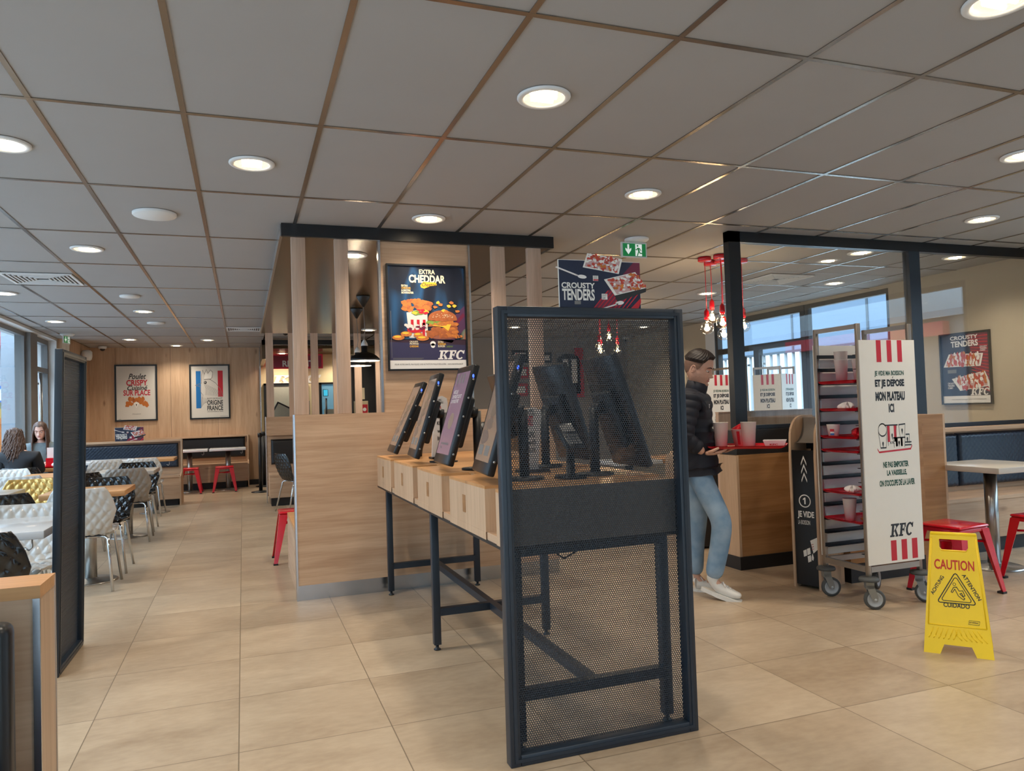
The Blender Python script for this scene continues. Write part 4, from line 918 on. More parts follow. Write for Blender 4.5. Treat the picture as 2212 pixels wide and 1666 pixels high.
def make_stool():
    t = thing('metal_stool', (0, 0, 0), 'x', 'stool', 'red metal stools', world=False)
    b = MB(); b.bbox(-.152, .152, -.152, .152, .432, .452, red_metal, .014, seg=3); b.bbox(-.146, .146, -.146, .146, .405, .434, red_metal, .008); b.build('seat', t)
    for sx in (-1, 1):
        for sy in (-1, 1):
            b = MB(); c = Vector((sx, sy, 0))
            top = [(sx*.148, sy*.148), (sx*.148, sy*.075), (sx*.138, sy*.08), (sx*.138, sy*.138), (sx*.08, sy*.138), (sx*.075, sy*.148)]
            bot = [(sx*.205, sy*.205), (sx*.205, sy*.172), (sx*.198, sy*.174), (sx*.198, sy*.198), (sx*.174, sy*.198), (sx*.172, sy*.205)]
            vs = [(x, y, .425) for x, y in top]+[(x, y, .014) for x, y in bot]
            b.add(vs, [(i, (i+1) % 6, (i+1) % 6+6, i+6) for i in range(6)]+[(5, 4, 3, 2, 1, 0), (6, 7, 8, 9, 10, 11)], red_metal); lg = b.build('leg', t)
            f = MB(); f.box(min(sx*.168, sx*.208), max(sx*.168, sx*.208), min(sy*.168, sy*.208), max(sy*.168, sy*.208), 0, .014, black_metal); sub(f, 'foot', lg)
    b = MB(); b.tube([(-.155, -.155, .345), (.155, .155, .345)], .008, red_metal, 8); b.tube([(-.155, .155, .336), (.155, -.155, .336)], .008, red_metal, 8); b.build('brace', t)
    return t
ST = make_stool(); _st = [0]
def stool(x, y, rz, label):
    o = ST if not _st[0] else dup(ST, (0, 0, 0)); _st[0] = 1
    o.location = (x, y, 0); o.rotation_euler[2] = rz; o['label'] = label
# left dining area
table(-1.20, 7.02, .60, .62, .75, top_wood, 'warm oak topped table behind the left perforated screen')
chair('white', -1.18, 6.74, 0.0, 'pale quilted chair nearest the aisle, backed to us before the oak table')
chair('black', -1.18, 7.42, PI, 'glossy black chair on the far side of the warm oak table')
table(-1.24, 9.48, .60, .66, .75, table_grey, 'grey topped table between a taupe chair and a black chair along the aisle')
chair('taupe', -1.19, 9.18, .02, 'taupe quilted chair backed to us before the grey topped table')
chair('black', -1.22, 9.93, PI, 'black chair on the far side of the grey topped table')
table(-1.20, 11.78, .56, .60, .77, top_wood, 'oak topped table in front of the blue bench, right one'); table(-1.80, 11.78, .60, .60, .77, table_white, 'white topped table in front of the blue bench')
chair('white', -1.735, 11.46, .05, 'pale quilted chair backed to us before the white table by the blue bench')
chair('white', -1.275, 11.47, -.05, 'pale quilted chair backed to us before the oak table by the blue bench')
table(-1.36, 4.84, .76, .70, .75, table_white, 'glossy white table nearest the viewer on the left')
chair('black', -1.21, 4.36, 0.02, 'black quilted chair nearest the viewer at the left, behind the oak low wall')
chair('white', -1.30, 5.24, PI-.03, 'white quilted chair facing us across the glossy white table')
table(-2.08, 7.20, .60, .66, .75, table_grey, 'pale table carrying a red tray at the left picture edge')
chair('black', -1.69, 6.62, 0.1, 'plain black chair backed to us before the table with the red tray')
chair('gold', -1.84, 7.72, PI, 'gold quilted chair beyond the table with the red tray')
chair('black', -1.62, 8.70, .35, 'black chair turned slightly, right behind the gold chair')
table(-2.64, 9.10, .6, .5, .75, table_white, 'white table beside the windows behind the gold chair'); table(-1.98, 9.32, .50, .74, .75, top_wood, 'narrow oak table between the gold chair and the seated women')
chair('white', -2.50, 9.70, PI, 'white quilted chair facing us across the white table by the windows')
chair('white', -2.05, 8.72, 0, 'white chair backed to us at the narrow oak table, behind the gold chair')
table(-2.30, 10.98, .62, .56, .75, top_wood, 'oak table between the two seated women'); chair('black', -2.46, 10.42, 0, 'dark chair holding the woman in the black coat'); chair('black', -2.50, 11.60, PI, 'dark chair holding the woman facing us')
table(-.92, 14.72, .62, .56, .76, table_white, 'white pedestal table at the far bench behind the blue bench end'); table(-.27, 14.72, .62, .56, .76, table_white, 'white pedestal table at the far bench, nearest the right end')
stool(-.90, 14.36, 0, 'red metal stool in front of the far bench, left one'); stool(-.325, 14.36, 0, 'red metal stool in front of the far bench, right one')
stool(.435, 7.12, 0, 'red metal stool half hidden by the corner of the slatted half wall')
table(1.0, 10.9, .6, .6, .75, cab_wood, 'brown table inside the slatted enclosure'); chair('black', .70, 10.75, -1.2, 'black chair inside the slatted enclosure beside the brown table')
# right booth
table(5.30, 4.12, .62, .62, .775, table_grey, 'grey topped table before the quilted blue bench on the right', pole=.044); table(4.45, 4.55, .5, .3, .745, table_grey, 'lower pale table end beside the oak end panel') if False else None
stool(4.42, 3.72, .12, 'red metal stool behind the yellow caution sign'); stool(5.22, 3.66, 0.0, 'red metal stool cut by the right picture edge')
# queue posts
for x, y, l in ((.27, 13.8, 'near black queue post beside the distant half wall'), (.36, 14.9, 'far black queue post by the end of the oak wall')):
    t = thing('queue_post', (x, y, 0), l, 'barrier post'); b = MB(); b.cyl((x, y, .02), (x, y, 1.0), .03, black_metal); b.build('post', t); b = MB(); b.lathe([(0, 0), (.16, 0), (.16, .012), (.05, .03), (0, .03)], (x, y, 0), black_metal); b.build('base', t)
    b = MB(); b.cyl((x, y, .96), (x, y, 1.03), .036, black_metal); b.build('belt_head', t)
# near-left chair edge and navy cloth
t = thing('padded_chair', (-.60, 1.55, 0), 'black padded chair back at the bottom left corner', 'chair')
b = MB(); b.bbox(-.74, -.408, 1.60, 1.66, .40, .937, dark_leather, .02, seg=4); b.build('backrest', t)
b = MB(); b.bbox(-.74, -.38, 1.18, 1.62, .40, .47, dark_leather, .02); b.build('seat', t)
for sx, sy in ((-.72, 1.21), (-.40, 1.21), (-.72, 1.62), (-.40, 1.62)):
    b = MB(); b.cyl((sx, sy, 0), (sx, sy, .41), .014, black_metal); b.build('leg', t)
b = MB(); b.grid(30, 22, lambda u, v: (-.80+.50*u, 1.26+.30*v, .475+.33*math.sin(PI*u)**.5*math.sin(PI*v)**.5*(1+.05*math.sin(9*u+5*v)))
, navy_cloth); b.grid(2, 2, lambda u, v: (-.78+.46*u, 1.28+.26*v, .472), navy_cloth, flip=True); tag(b.build('folded_coat'), 'dark navy coat bundled on the black padded chair, bottom left corner', 'coat')
# ------------------------------------------------------------------ tray return block and stations
t = thing('service_block', (4.3, 5.0, 0), 'brown oak service block with black recess and plinth under the glass partition corner', 'counter')
b = MB(); b.box(3.60, 5.0, 4.90, 5.12, .10, .885, cab_wood); b.box(3.598, 3.62, 4.898, 5.12, .10, .885, oak_z); b.build('body', t)
b = MB(); b.box(3.63, 5.0, 4.93, 5.12, .885, 1.075, black_kick); b.build('recess', t)
b = MB(); b.box(3.59, 5.0, 4.885, 5.12, 0, .10, black_kick); b.build('plinth', t)
b = MB(); b.box(3.66, 5.0, 4.955, 5.12, 1.075, 1.08, black_metal); b.build('top', t)
b = MB(); b.box(3.72, 4.69, 5.28, 5.32, 0, 1.212, slat_z); b.box(3.72, 4.69, 5.275, 5.325, 1.212, 1.222, slat_z); tag(b.build('oak_screen_board'), 'pale oak upright board behind the glass partition post', 'low wall')
t = thing('tray_station', (4.3, 4.5, 0), 'oak tray return station behind the tall trolley', 'counter')
b = MB(); b.box(4.28, 4.98, 4.30, 4.86, .14, 1.13, cab_wood); b.build('body', t)
b = MB(); b.box(4.30, 4.96, 4.34, 4.84, 0, .14, black_kick); b.build('plinth', t)
b = MB(); b.box(3.98, 4.70, 4.17, 4.298, .14, 1.12, cab_wood); b.box(4.0, 4.70, 4.19, 4.298, 0, .14, black_kick); b.build('front_box', t)
b = MB(); b.box(4.26, 5.0, 4.28, 4.87, 1.13, 1.16, cab_wood); b.build('top', t)
b = MB(); b.box(4.72, 4.985, 4.235, 4.28, 0, 1.16, cab_wood); b.box(4.985, 5.005, 4.235, 4.28, 0, 1.162, oak_z); b.build('end_panel', t)
# angled bin front "1 je vide"
t = thing('drink_bin', (3.66, 4.25, 0), 'black fronted drinks bin marked with number one and arrows', 'bin')
A = Vector((3.607, 4.312, 0)); Bp = Vector((3.668, 4.116, 0)); d = (Bp-A).normalized(); nrm = Vector((-d.y, d.x, 0))
if nrm.x > 0: nrm = -nrm
W_ = (Bp-A).length
def PF(o=0.0): return lambda a, c: tuple(A + d*a + nrm*o + Vector((0, 0, c)))
ins = -nrm
b = MB(); th = .016
for k, s0 in ((0, 0.0), (1, W_-th)):
    q = MB(); pts = [(0, 0), (.30, 0), (.30, 1.19), (.16, 1.19)]+[(.16-.15*math.sin(PI/2*i/8), 1.04+.15*math.cos(PI/2*i/8)) for i in range(1, 9)]+[(.0, .9)]
    q.prism([(y, z) for y, z in pts], lambda a, c, s0=s0: tuple(A + d*s0 + ins*a + Vector((0, 0, c))), d*th, oak_z); q.build('side_panel', t)
fb = MB(); fb.prism([(th, .02), (W_-th, .02), (W_-th, .95), (th, .95)], lambda a, c: tuple(A+d*a+ins*.012+Vector((0, 0, c))), ins*.015, plain('black_front_panel', S(16, 15, 15), .35)); fp = fb.build('front_panel', t)
b = MB(); b.grid(2, 12, lambda u, v: tuple(A+d*(th+u*(W_-2*th))+ins*(.05+.10*math.sin(v*PI/2)*1.2)+Vector((0, 0, 1.0+.175*(1-math.cos(v*PI/2))*1.0+.0))), plain('grey_hood', S(120, 112, 104), .4)); b.build('hood', t)
b = MB(); b.prism([(th, .95), (W_-th, .95), (W_-th, 1.17), (th, 1.17)], lambda a, c: tuple(A+d*a+ins*.2+Vector((0, 0, c))), ins*.02, black_kick); b.prism([(th, .02), (W_-th, .02), (W_-th, .95), (th, .95)], lambda a, c: tuple(A+d*a+ins*.26+Vector((0, 0, c))), ins*.02, black_kick); b.build('inner_back', t)
b = MB(); Q = lambda a, c: tuple(A+d*(th+a*(W_-2*th))+ins*.0112+Vector((0, 0, c)))
for k in range(3):
    z = .845-.058*k; b.poly([(.40, z), (.52, z+.05), (.64, z), (.64, z+.018), (.52, z+.07), (.40, z+.018)], Q, white_print)
Qc = lambda a, c: Q(.5+a/(W_-2*th), c)
for k in range(28):
    a0, a1 = 2*PI*k/28, 2*PI*(k+1)/28; b.poly([(.045*math.cos(a0), .60+.045*math.sin(a0)), (.045*math.cos(a1), .60+.045*math.sin(a1)), (.038*math.cos(a1), .60+.038*math.sin(a1)), (.038*math.cos(a0), .60+.038*math.sin(a0))], Qc, white_print)
b.poly([(-.004, .578), (.006, .578), (.006, .624), (-.002, .624), (-.014, .614), (-.014, .606), (-.004, .611)], Qc, white_print)
text(b, 'JE VIDE', Q, .16, .475, .72, .055, white_print, .035); text(b, 'LA BOISSON', Q, .17, .437, .52, .03, white_print, .005)
b.poly([(.66, .33), (1.0, .36), (1.0, .28), (.78, .245)], Q, white_print)
for k in range(3): b.poly([(.70+.012*k, .305-.016*k), (.79+.012*k, .312-.016*k), (.79+.012*k, .306-.016*k), (.70+.012*k, .299-.016*k)], Q, red_print)
for (a, c) in ((.34, .255), (.50, .27), (.52, .22)): b.poly([(a, c), (a+.14, c+.012), (a+.16, c-.03), (a+.02, c-.042)], Q, white_print)
b.poly([(.74, .245), (.79, .215), (.76, .195), (.70, .20), (.69, .22)], Q, white_print)
sub(b, 'sign_print', fp)
# ------------------------------------------------------------------ tall tray trolleys
def stripes(b, P, x0_, w, y0_, y1_, gap):
    for k in range(3): rect(b, P, x0_+k*gap, y0_, w, y1_-y0_, red_print)
def trolley_print(b, P):
    """P over the unit board (0..1, 0..1)"""
    stripes(b, P, .30, .085, .90, .999, .19)
    text(b, 'JE VIDE MA BOISSON', P, .25, .833, .53, .028, green_print, .04); text(b, 'ET JE DEPOSE', P, .25, .780, .53, .042, black_print, .06); b.poly([(.56, .828), (.585, .838), (.575, .826)], P, black_print)
    text(b, 'MON PLATEAU', P, .25, .725, .53, .042, black_print, .06); text(b, 'ICI', P, .475, .672, .10, .040, black_print, .05)
    ln = .006; o = lambda pts: stroke(b, P, pts, ln, black_print)
    o([(.27, .59), (.30, .515), (.40, .515), (.42, .59)]); ell(b, P, .345, .595, .075, .028, board_white); o([(.345+.075*math.cos(2*PI*k/16), .595+.028*math.sin(2*PI*k/16)) for k in range(17)])
    for k in range(2): rect(b, P, .43+.12*k, .54, .045, .072, red_print)
    o([(.38, .615), (.62, .615)]); o([(.43, .612), (.44, .525)]); o([(.60, .612), (.58, .555)]); o([(.64, .615), (.66, .555)]); o([(.64, .615), (.76, .618)]); o([(.76, .618), (.74, .555)])
    rect(b, P, .54, .515, .19, .042, board_white); rect(b, P, .575, .518, .035, .036, red_print); rect(b, P, .665, .518, .035, .036, red_print)
    o([(.53, .557), (.75, .557)]); o([(.53, .557), (.545, .515)]); o([(.75, .557), (.735, .515)]); o([(.76, .57), (.83, .57)]); o([(.83, .57), (.82, .53)]); o([(.74, .535), (.86, .535)]); o([(.74, .522), (.86, .522)])
    for cx, cz in ((.345, .535), (.515, .57), (.635, .535), (.70, .59), (.79, .55)): ell(b, P, cx, cz, .014, .008, black_print, 10); b.poly([(cx-.01, cz-.006), (cx+.01, cz-.006), (cx, cz-.022)], P, black_print)
    text(b, 'KFC', P, .475, .53, .08, .012, black_print, .02)
    b.poly([(.24, .515), (.27, .50), (.84, .508), (.87, .524), (.87, .516), (.845, .500), (.27, .492), (.24, .507)], P, red_print)
    text(b, 'NE PAS EMPORTER', P, .33, .425, .46, .027, green_print, .05); text(b, 'LA VAISSELLE,', P, .39, .385, .36, .029, green_print, .05); text(b, "ON S'OCCUPE DE LA LAVER", P, .25, .342, .64, .029, green_print, .05)
    kfc(b, P, .39, .115, .44, .058, black_print); stripes(b, P, .40, .10, .01, .10, .19)
def make_trolley(w, dpt, label, loc, rot, boards, handles=True):
    """posts at the corners of w x dpt around the origin corner (0,0); front board at y=0"""
    t = thing('tray_trolley', loc, label, 'trolley', world=False); H = 1.765; ps = .025
    b = MB()
    for x in (0, w-ps):
        for y in (0, dpt-ps): b.bbox(x, x+ps, y, y+ps, .20, H, rack_steel, .002)
    for y in (0, dpt-ps): b.box(ps, w-ps, y, y+ps, .225, .26, rack_steel)
    for x in (0, w-ps): b.box(x, x+ps, ps, dpt-ps, .225, .26, rack_steel); b.box(x+.002, x+ps-.002, ps, dpt-ps, H-.03, H-.002, rack_steel)
    b.build('frame', t)
    for z in [.33+.0885*k for k in range(15)]:
        for y in (ps, dpt-ps-.028):
            q = MB(); q.box(.004, w-.004, y, y+.028, z, z+.004, black_metal); yy = y if y < .1 else y+.024; q.box(.004, w-.004, yy, yy+.004, z, z+.024, black_metal); q.build('runner', t)
    for x, y in ((.0125, .0125), (w-.0125, .0125), (.0125, dpt-.0125), (w-.0125, dpt-.0125)):
        b = MB(); b.lathe([(0, .175), (.058, .175), (.06, .185), (.055, .195), (.03, .20), (0, .20)], (x, y, 0), rubber, 24); b.build('bumper', t)
        sw = math.radians({(0, 0): 62, (1, 0): 25, (0, 1): 70, (1, 1): 120}[(int(x > w/2), int(y > dpt/2))]); MC = Matrix.Translation((x, y, 0)) @ Matrix.Rotation(sw, 4, 'Z') @ Matrix.Translation((-x, -y, 0))
        b = MB(); b.box(x-.022, x+.022, y-.024, y+.024, .13, .176, caster_grey, MC)
        for sx in (-1, 1): b.add([MC @ Vector((x+sx*.019+e_, y+q_, z_)) for e_ in (-.003, .003) for q_, z_ in ((-.022, .15), (.024, .15), (-.01, .055), (-.040, .05), (-.045, .075))], [(0, 1, 2, 3, 4), (9, 8, 7, 6, 5)]+[(i, (i+1) % 5, (i+1) % 5+5, i+5) for i in range(5)], caster_grey)
        fk = b.build('caster_fork', t)
        wh = MB(); M = MC @ Matrix.Translation((x, y-.028, .0625)) @ Matrix.Rotation(PI/2, 4, 'Y')
        wh.lathe([(.047, -.014), (.058, -.014), (.0625, -.008), (.0625, .008), (.058, .014), (.047, .014)], (0, 0, 0), rubber, 28, M); wh.lathe([(0, -.0225), (.008, -.0225), (.010, -.012), (.036, -.008), (.040, -.0125), (.048, -.0125), (.048, .0125), (.040, .0125), (.036, .008), (.010, .012), (.008, .0225), (0, .0225)], (0, 0, 0), wheel_grey, 28, M); sub(wh, 'wheel', fk)
    for k, (kind) in enumerate(boards):
        q = MB(); pr = MB()
        if kind == 'front': q.box(.0, w+.01, -.008, -.002, .27, 1.66, board_white); P = lambda a, c: (a*(w+.01), -.0085, .27+c*1.39)
        elif kind == 'rear': q.box(.0, w, dpt+.002, dpt+.008, .27, 1.66, board_white); P = None
        elif kind == 'left': q.box(-.008, -.002, 0, dpt, .27, 1.66, board_white); P = lambda a, c: (-.0085, dpt-a*dpt, .27+c*1.39)
        o = q.build('sign_board', t)
        if P: trolley_print(pr, P); sub(pr, 'sign_print', o)
    t.rotation_euler[2] = rot
    return t
make_trolley(.44, .385, 'tall steel tray trolley with a white printed sign board and loaded red trays', (3.592, 3.622, 0), .0, ('front', 'rear'))
make_trolley(.45, .4, 'tray trolley with white sign board behind the glass partition, left of its post', (5.60, 8.2, 0), .05, ('front',))
make_trolley(.42, .40, 'tray trolley with two white sign boards by the far glass doors', (6.74, 8.14, 0), .42, ('front', 'left'))
# trays and what lies on them ---------------------------------------------------
def tray(cx, cy, z, lx, ly, label, rot=0):
    b = MB()
    def F(u, v):
        x = (u*2-1); y = (v*2-1); r = max(abs(x), abs(y)); h = 0 if r < .86 else (r-.86)/.14
        k = 1 - .06*(abs(x)**8*abs(y)**8)
        return (x*lx/2*k, y*ly/2*k, .004+.016*h**1.0)
    b.grid(36, 36, F, red_plastic); b.grid(36, 36, lambda u, v: tuple(Vector(F(u, v))-Vector((0, 0, .004))), red_plastic, flip=True)
    o = tag(b.build('tray'), label, 'tray', 'red food trays'); o.location = (cx, cy, z); o.rotation_euler[2] = rot
    return o
def cup(x, y, z, h, r0, r1, mat, label, tilt=0, marks=None, name='cup'):
    b = MB(); b.lathe([(0, 0.001), (r0, 0), (r1, h), (r1+.002, h+.002), (r1-.002, h), (r0-.002, .004), (0, .005)], (0, 0, 0), mat, 28)
    if marks == 'logo':
        for k, m_ in enumerate((red_print, white_print, blue_print)):
            zz = h*(.62-.13*k); rr = r0+(r1-r0)*zz/h+.0006; b.add([(rr*math.cos(a), rr*math.sin(a), zz+dz) for dz in (-.012, .012) for a in np.linspace(-2.9, -2.2, 7)], [(i, i+1, i+8, i+7) for i in range(6)], m_)
    if marks == 'stripes':
        for a0 in (-1.2, -2.0, -2.8):
            b.add([((r0+(r1-r0)*zz+.0006)*math.cos(a), (r0+(r1-r0)*zz+.0006)*math.sin(a), zz*h) for zz in (.12, .9) for a in (a0, a0+.15, a0+.3)], [(0, 1, 4, 3), (1, 2, 5, 4)], red_print)
    o = tag(b.build(name), label, 'cup'); o.location = (x, y, z); o.rotation_euler = (tilt, 0, 0); return o
def crumple(x, y, z, s, label, mat=None, seed=1, name='napkin', cat='napkin'):
    g = random.Random(seed); b = MB(); ph = [g.uniform(0, 6) for _ in range(6)]
    def F(u, v):
        a = 2*PI*u; r = s*(.5+.5*math.sin(PI*v))*(1+.3*math.sin(3*a+ph[0])+.22*math.sin(7*a+ph[1]+5*v)); return (x+r*math.cos(a)*math.sin(PI*v)**.6, y+r*math.sin(a)*math.sin(PI*v)**.6, z+s*.5*(1-math.cos(PI*v))*(1+.25*math.sin(5*a+ph[2])))
    b.grid(26, 14, F, mat or napkin_m, smooth=False); return tag(b.build(name), label, cat)
TR = [(1.392, 3.815), (1.2155, 3.815), (1.0385, 3.815), (.950, 3.815), (.6845, 3.815), (.5075, 3.815)]
zt = [.33+.0885*k+.0045 for k in range(15)]
sel = [12, 10, 8, 7, 4, 2]
names = ['topmost red tray in the tall trolley, carrying stacked frosted cups', 'second red tray from the top of the tall trolley, with a white cup and napkin', 'third red tray from the top of the tall trolley, with a small soda cup', 'fourth red tray from the top of the tall trolley, with a red carton', 'fifth red tray from the top of the tall trolley, with crumpled tissue', 'lowest red tray in the tall trolley, under a frosted cup']
for k, l in zip(sel, names): tray(3.785, 3.815, zt[k], .43, .325, l)
z = zt[12]+.005
cup(3.69, 3.87, z, .15, .031, .043, cup_frost, 'frosted tumbler at the left of the topmost trolley tray'); cup(3.69, 3.87, z+.056, .15, .031, .043, cup_frost, 'frosted tumbler stacked inside another on the topmost trolley tray'); cup(3.72, 3.75, z, .15, .031, .043, cup_frost, 'single frosted tumbler on the topmost trolley tray beside the stack'); cup(3.83, 3.86, z, .12, .03, .042, cup_white, 'white printed cup behind the sign board on the topmost trolley tray', marks='stripes')
z = zt[10]+.005
cup(3.72, 3.72, z, .125, .028, .042, cup_white, 'tall white paper cup on the second trolley tray', marks='stripes'); crumple(3.66, 3.80, z, .045, 'crumpled white napkin beside the white cup in the trolley', seed=3)
z = zt[8]+.005
cup(3.63, 3.90, z, .085, .029, .041, cup_white, 'small white soda cup with round red and blue badge', marks='logo'); crumple(3.72, 3.76, z, .055, 'red folded carton beside the small soda cup', red_plastic, 5, 'food_carton', 'carton'); crumple(3.80, 3.80, z, .06, 'striped wrapper behind the red folded carton', red_print, 6, 'wrapper', 'wrapper')
crumple(3.74, 3.76, zt[7]+.005, .04, 'dark red carton on the fourth trolley tray', red_print, 9, 'food_carton', 'carton')
crumple(3.67, 3.80, zt[4]+.005, .04, 'crumpled white tissue on the fifth trolley tray', seed=12)
cup(3.66, 3.82, zt[2]+.005, .14, .030, .042, cup_frost, 'frosted tumbler standing on the lowest trolley tray'); crumple(3.74, 3.76, zt[2]+.005, .03, 'small sauce packets on the lowest trolley tray', food_gold, 15, 'sauce_packet', 'packet')
# ------------------------------------------------------------------ yellow caution sign
def caution():
    wt, wb, H, lean = .325, .478, .60, .10
    t = thing('caution_sign', (3.415, 2.875, 0), 'yellow folding wet floor caution sign standing on the tiles', 'sign', world=False)
    def panel(sgn):
        # local: u across (-1..1), c up; the two leaves meet at the top
        def P(a, c, o=0.0):
            n_ = Vector((0, -sgn, lean/H)).normalized(); p = Vector((a*.635, -sgn*(lean*(1-c/H)+.008), c*.985)); return tuple(p+n_*o)
        hw = lambda c: (wb+(wt-wb)*c/H)/2
        outer = [(-hw(0), 0), (-hw(0)+.115, 0), (-hw(0)+.145, .048), (hw(0)-.145, .048), (hw(0)-.115, 0), (hw(0), 0), (hw(H), H), (-hw(H), H)]
        hole = [(-.10, H-.030), (-.10, H-.078), (-.088, H-.090), (.088, H-.090), (.10, H-.078), (.10, H-.030)]
        b = MB(); th = .012
        # leaf as strips around the hand hole
        zc = [0, .048, H-.090, H-.030, H]
        def quad(pts):
            n = len(pts); vs = [P(a, c, 0) for a, c in pts]+[P(a, c, -th) for a, c in pts]
            b.add(vs, [tuple(range(n)), tuple(range(2*n-1, n-1, -1))]+[(i, (i+1) % n, (i+1) % n+n, i+n) for i in range(n)], yellow_plastic)
        quad([(-hw(0), 0), (-hw(0)+.115, 0), (-hw(0)+.145, .048), (-hw(.048), .048)]); quad([(hw(0)-.115, 0), (hw(0), 0), (hw(.048), .048), (hw(0)-.145, .048)])
        quad([(-hw(.048), .048), (hw(.048), .048), (hw(H-.090), H-.090), (-hw(H-.090), H-.090)])
        quad([(-hw(H-.090), H-.090), (-.10, H-.090), (-.10, H-.030), (-hw(H-.030), H-.030)]); quad([(.10, H-.090), (hw(H-.090), H-.090), (hw(H-.030), H-.030), (.10, H-.030)])
        quad([(-hw(H-.030), H-.030), (hw(H-.030), H-.030), (hw(H), H), (-hw(H), H)])
        for sx in (-1, 1): quad([(sx*.10, H-.090), (sx*.10, H-.076), (sx*.086, H-.090)][::sx])
        # raised border of the print field and grip ribs
        def ridge(pts, w_=.003, m_=yellow_plastic):
            for (a0, c0), (a1, c1) in zip(pts[:-1], pts[1:]): b.tube([P(a0, c0, .001), P(a1, c1, .001)], w_, m_, 6)
        f0, f1 = .142, H-.022
        ridge([(-hw(f1)+.012, f1), (-hw(f0)+.022, f0), (hw(f0)-.022, f0), (hw(f1)-.012, f1)])
        for k in range(6): ridge([(-.20+.034*k, .075), (-.185+.034*k, .09), (-.165+.034*k, .128)], .0022); ridge([(.20-.034*k, .075), (.165-.034*k, .098), (.135-.03*k, .128)], .0022)
        o = b.build('front_leaf' if sgn > 0 else 'rear_leaf', t)
        if sgn > 0:
            p = MB(); Q = lambda a, c: P(a, c, .0016)
            text(p, 'CAUTION', Q, -.140, .418, .276, .05, signred_print, .02)
            Q0 = Q; Q = lambda a, c: Q0(a*1.03, .305+(c-.272)*.68)
            def tri(s_, w_):
                cx, cz = .004, .272; pts = []
                for a in (90, 210, 330):
                    ca = math.radians(a); bx, bz = cx+(s_)*math.cos(ca), cz+(s_)*math.sin(ca)
                    for q in (-50, 0, 50): r_ = math.radians(a+q); pts.append((bx+.012*math.cos(r_), bz+.012*math.sin(r_)))
                pts.append(pts[0]); stroke(p, Q, pts, w_, black_print)
            tri(.128, .0065); tri(.098, .005)
            ell(p, Q, -.006, .335, .011, .011, black_print); ell(p, lambda a, c: P(a*1.03, .305+(c-.272)*.68, .0022), -.006, .335, .0075, .0075, yellow_plastic)
            stroke(p, Q, [(-.030, .278), (-.012, .312), (.008, .316), (.024, .288), (.048, .292), (.062, .256), (.048, .252), (.040, .274), (.028, .268), (.06, .236), (.052, .226), (.018, .252), (-.004, .300), (-.022, .272), (-.030, .278)], .0045, black_print)
            text(p, 'CUIDADO', Q, -.085, .165, .175, .033, black_print, .02)
            c60, s60 = math.cos(math.radians(60)), math.sin(math.radians(60))
            R1 = lambda a, c: Q(-.150+a*c60-c*s60, .245+a*s60+c*c60); text(p, 'ACHTUNG', R1, 0, 0, .158, .026, black_print, .02)
            R2 = lambda a, c: Q(.045+a*c60+c*s60, .405-a*s60+c*c60); text(p, 'ATTENTION', R2, 0, 0, .205, .026, black_print, .02)
            text(p, 'prokbac', Q0, .085, .163, .06, .009, black_print, .02); stroke(p, Q0, [(.078, .158), (.150, .158), (.155, .176), (.083, .176), (.078, .158)], .0018, black_print)
            sub(p, 'warning_print', o)
    panel(1); panel(-1)
    b = MB(); b.tube([(-wt*.31, 0, H-.014), (wt*.31, 0, H-.014)], .011, yellow_plastic); b.build('hinge', t)
    t.rotation_euler[2] = math.radians(-51)
    return t
caution()
# ------------------------------------------------------------------ pendants
def bulb_pendant(x, y, zb, label, group, lit=3.0):
    t = thing('bulb_pendant', (x, y, CZ), label, 'pendant lamp', group)
    b = MB(); b.lathe([(0, 0), (.062, 0), (.062, -.032), (.055, -.036), (0, -.036)], (x, y, CZ-.002), red_metal, 28); b.build('ceiling_rose', t)
    b = MB(); b.tube([(x, y, CZ-.036), (x+.004, y, (CZ+zb)/2+.1), (x, y, zb+.17)], .0035, red_metal, 6); b.build('cable', t)
    b = MB(); b.lathe([(0, .175), (.008, .172), (.022, .15), (.024, .10), (.022, .072), (0, .07)], (x, y, zb), red_metal, 20); b.lathe([(.0, .07), (.015, .07), (.015, .052), (0, .052)], (x, y, zb), steel, 16); b.build('socket', t)
    b = MB(); b.lathe([(.014, .062), (.018, .05), (.040, .040), (.056, .018), (.0625, -.005), (.056, -.035), (.036, -.057), (0, -.066)], (x, y, zb), glass_bulb, 28); gb = b.build('glass_bulb', t)
    b = MB()
    for k in range(5): a = 2*PI*k/5; b.tube([(x+.012*math.cos(a), y+.012*math.sin(a), zb+.032), (x+.014*math.cos(a+.3), y+.014*math.sin(a+.3), zb-.022)], .0032, filament, 6)
    sub(b, 'filament', gb)
    ld = bpy.data.lights.new('lamp', 'POINT'); ld.energy = lit; ld.color = (1, .74, .45); ld.shadow_soft_size = .03
    lo = bpy.data.objects.new('lamp', ld); COL.objects.link(lo); lo.parent = t; lo.location = (0, 0, zb-CZ)
G1 = 'red cabled bulbs near the glass partition'; G2 = 'red cabled bulbs seen through the near screen'
bulb_pendant(4.115, 5.96, 2.01, 'red cabled globe bulb hanging leftmost beside the glass partition', G1); bulb_pendant(4.19, 5.82, 2.045, 'red cabled globe bulb hanging in the middle of the cluster by the partition', G1)
bulb_pendant(4.315, 5.98, 1.955, 'lowest red cabled globe bulb of the cluster by the partition', G1); bulb_pendant(4.29, 6.12, 2.13, 'highest red cabled globe bulb of the cluster by the partition', G1); bulb_pendant(4.52, 5.95, 2.03, 'red cabled globe bulb standing in for a reflection at the partition post', G1)  # last bulb is an added lamp standing in for a reflection in the glass
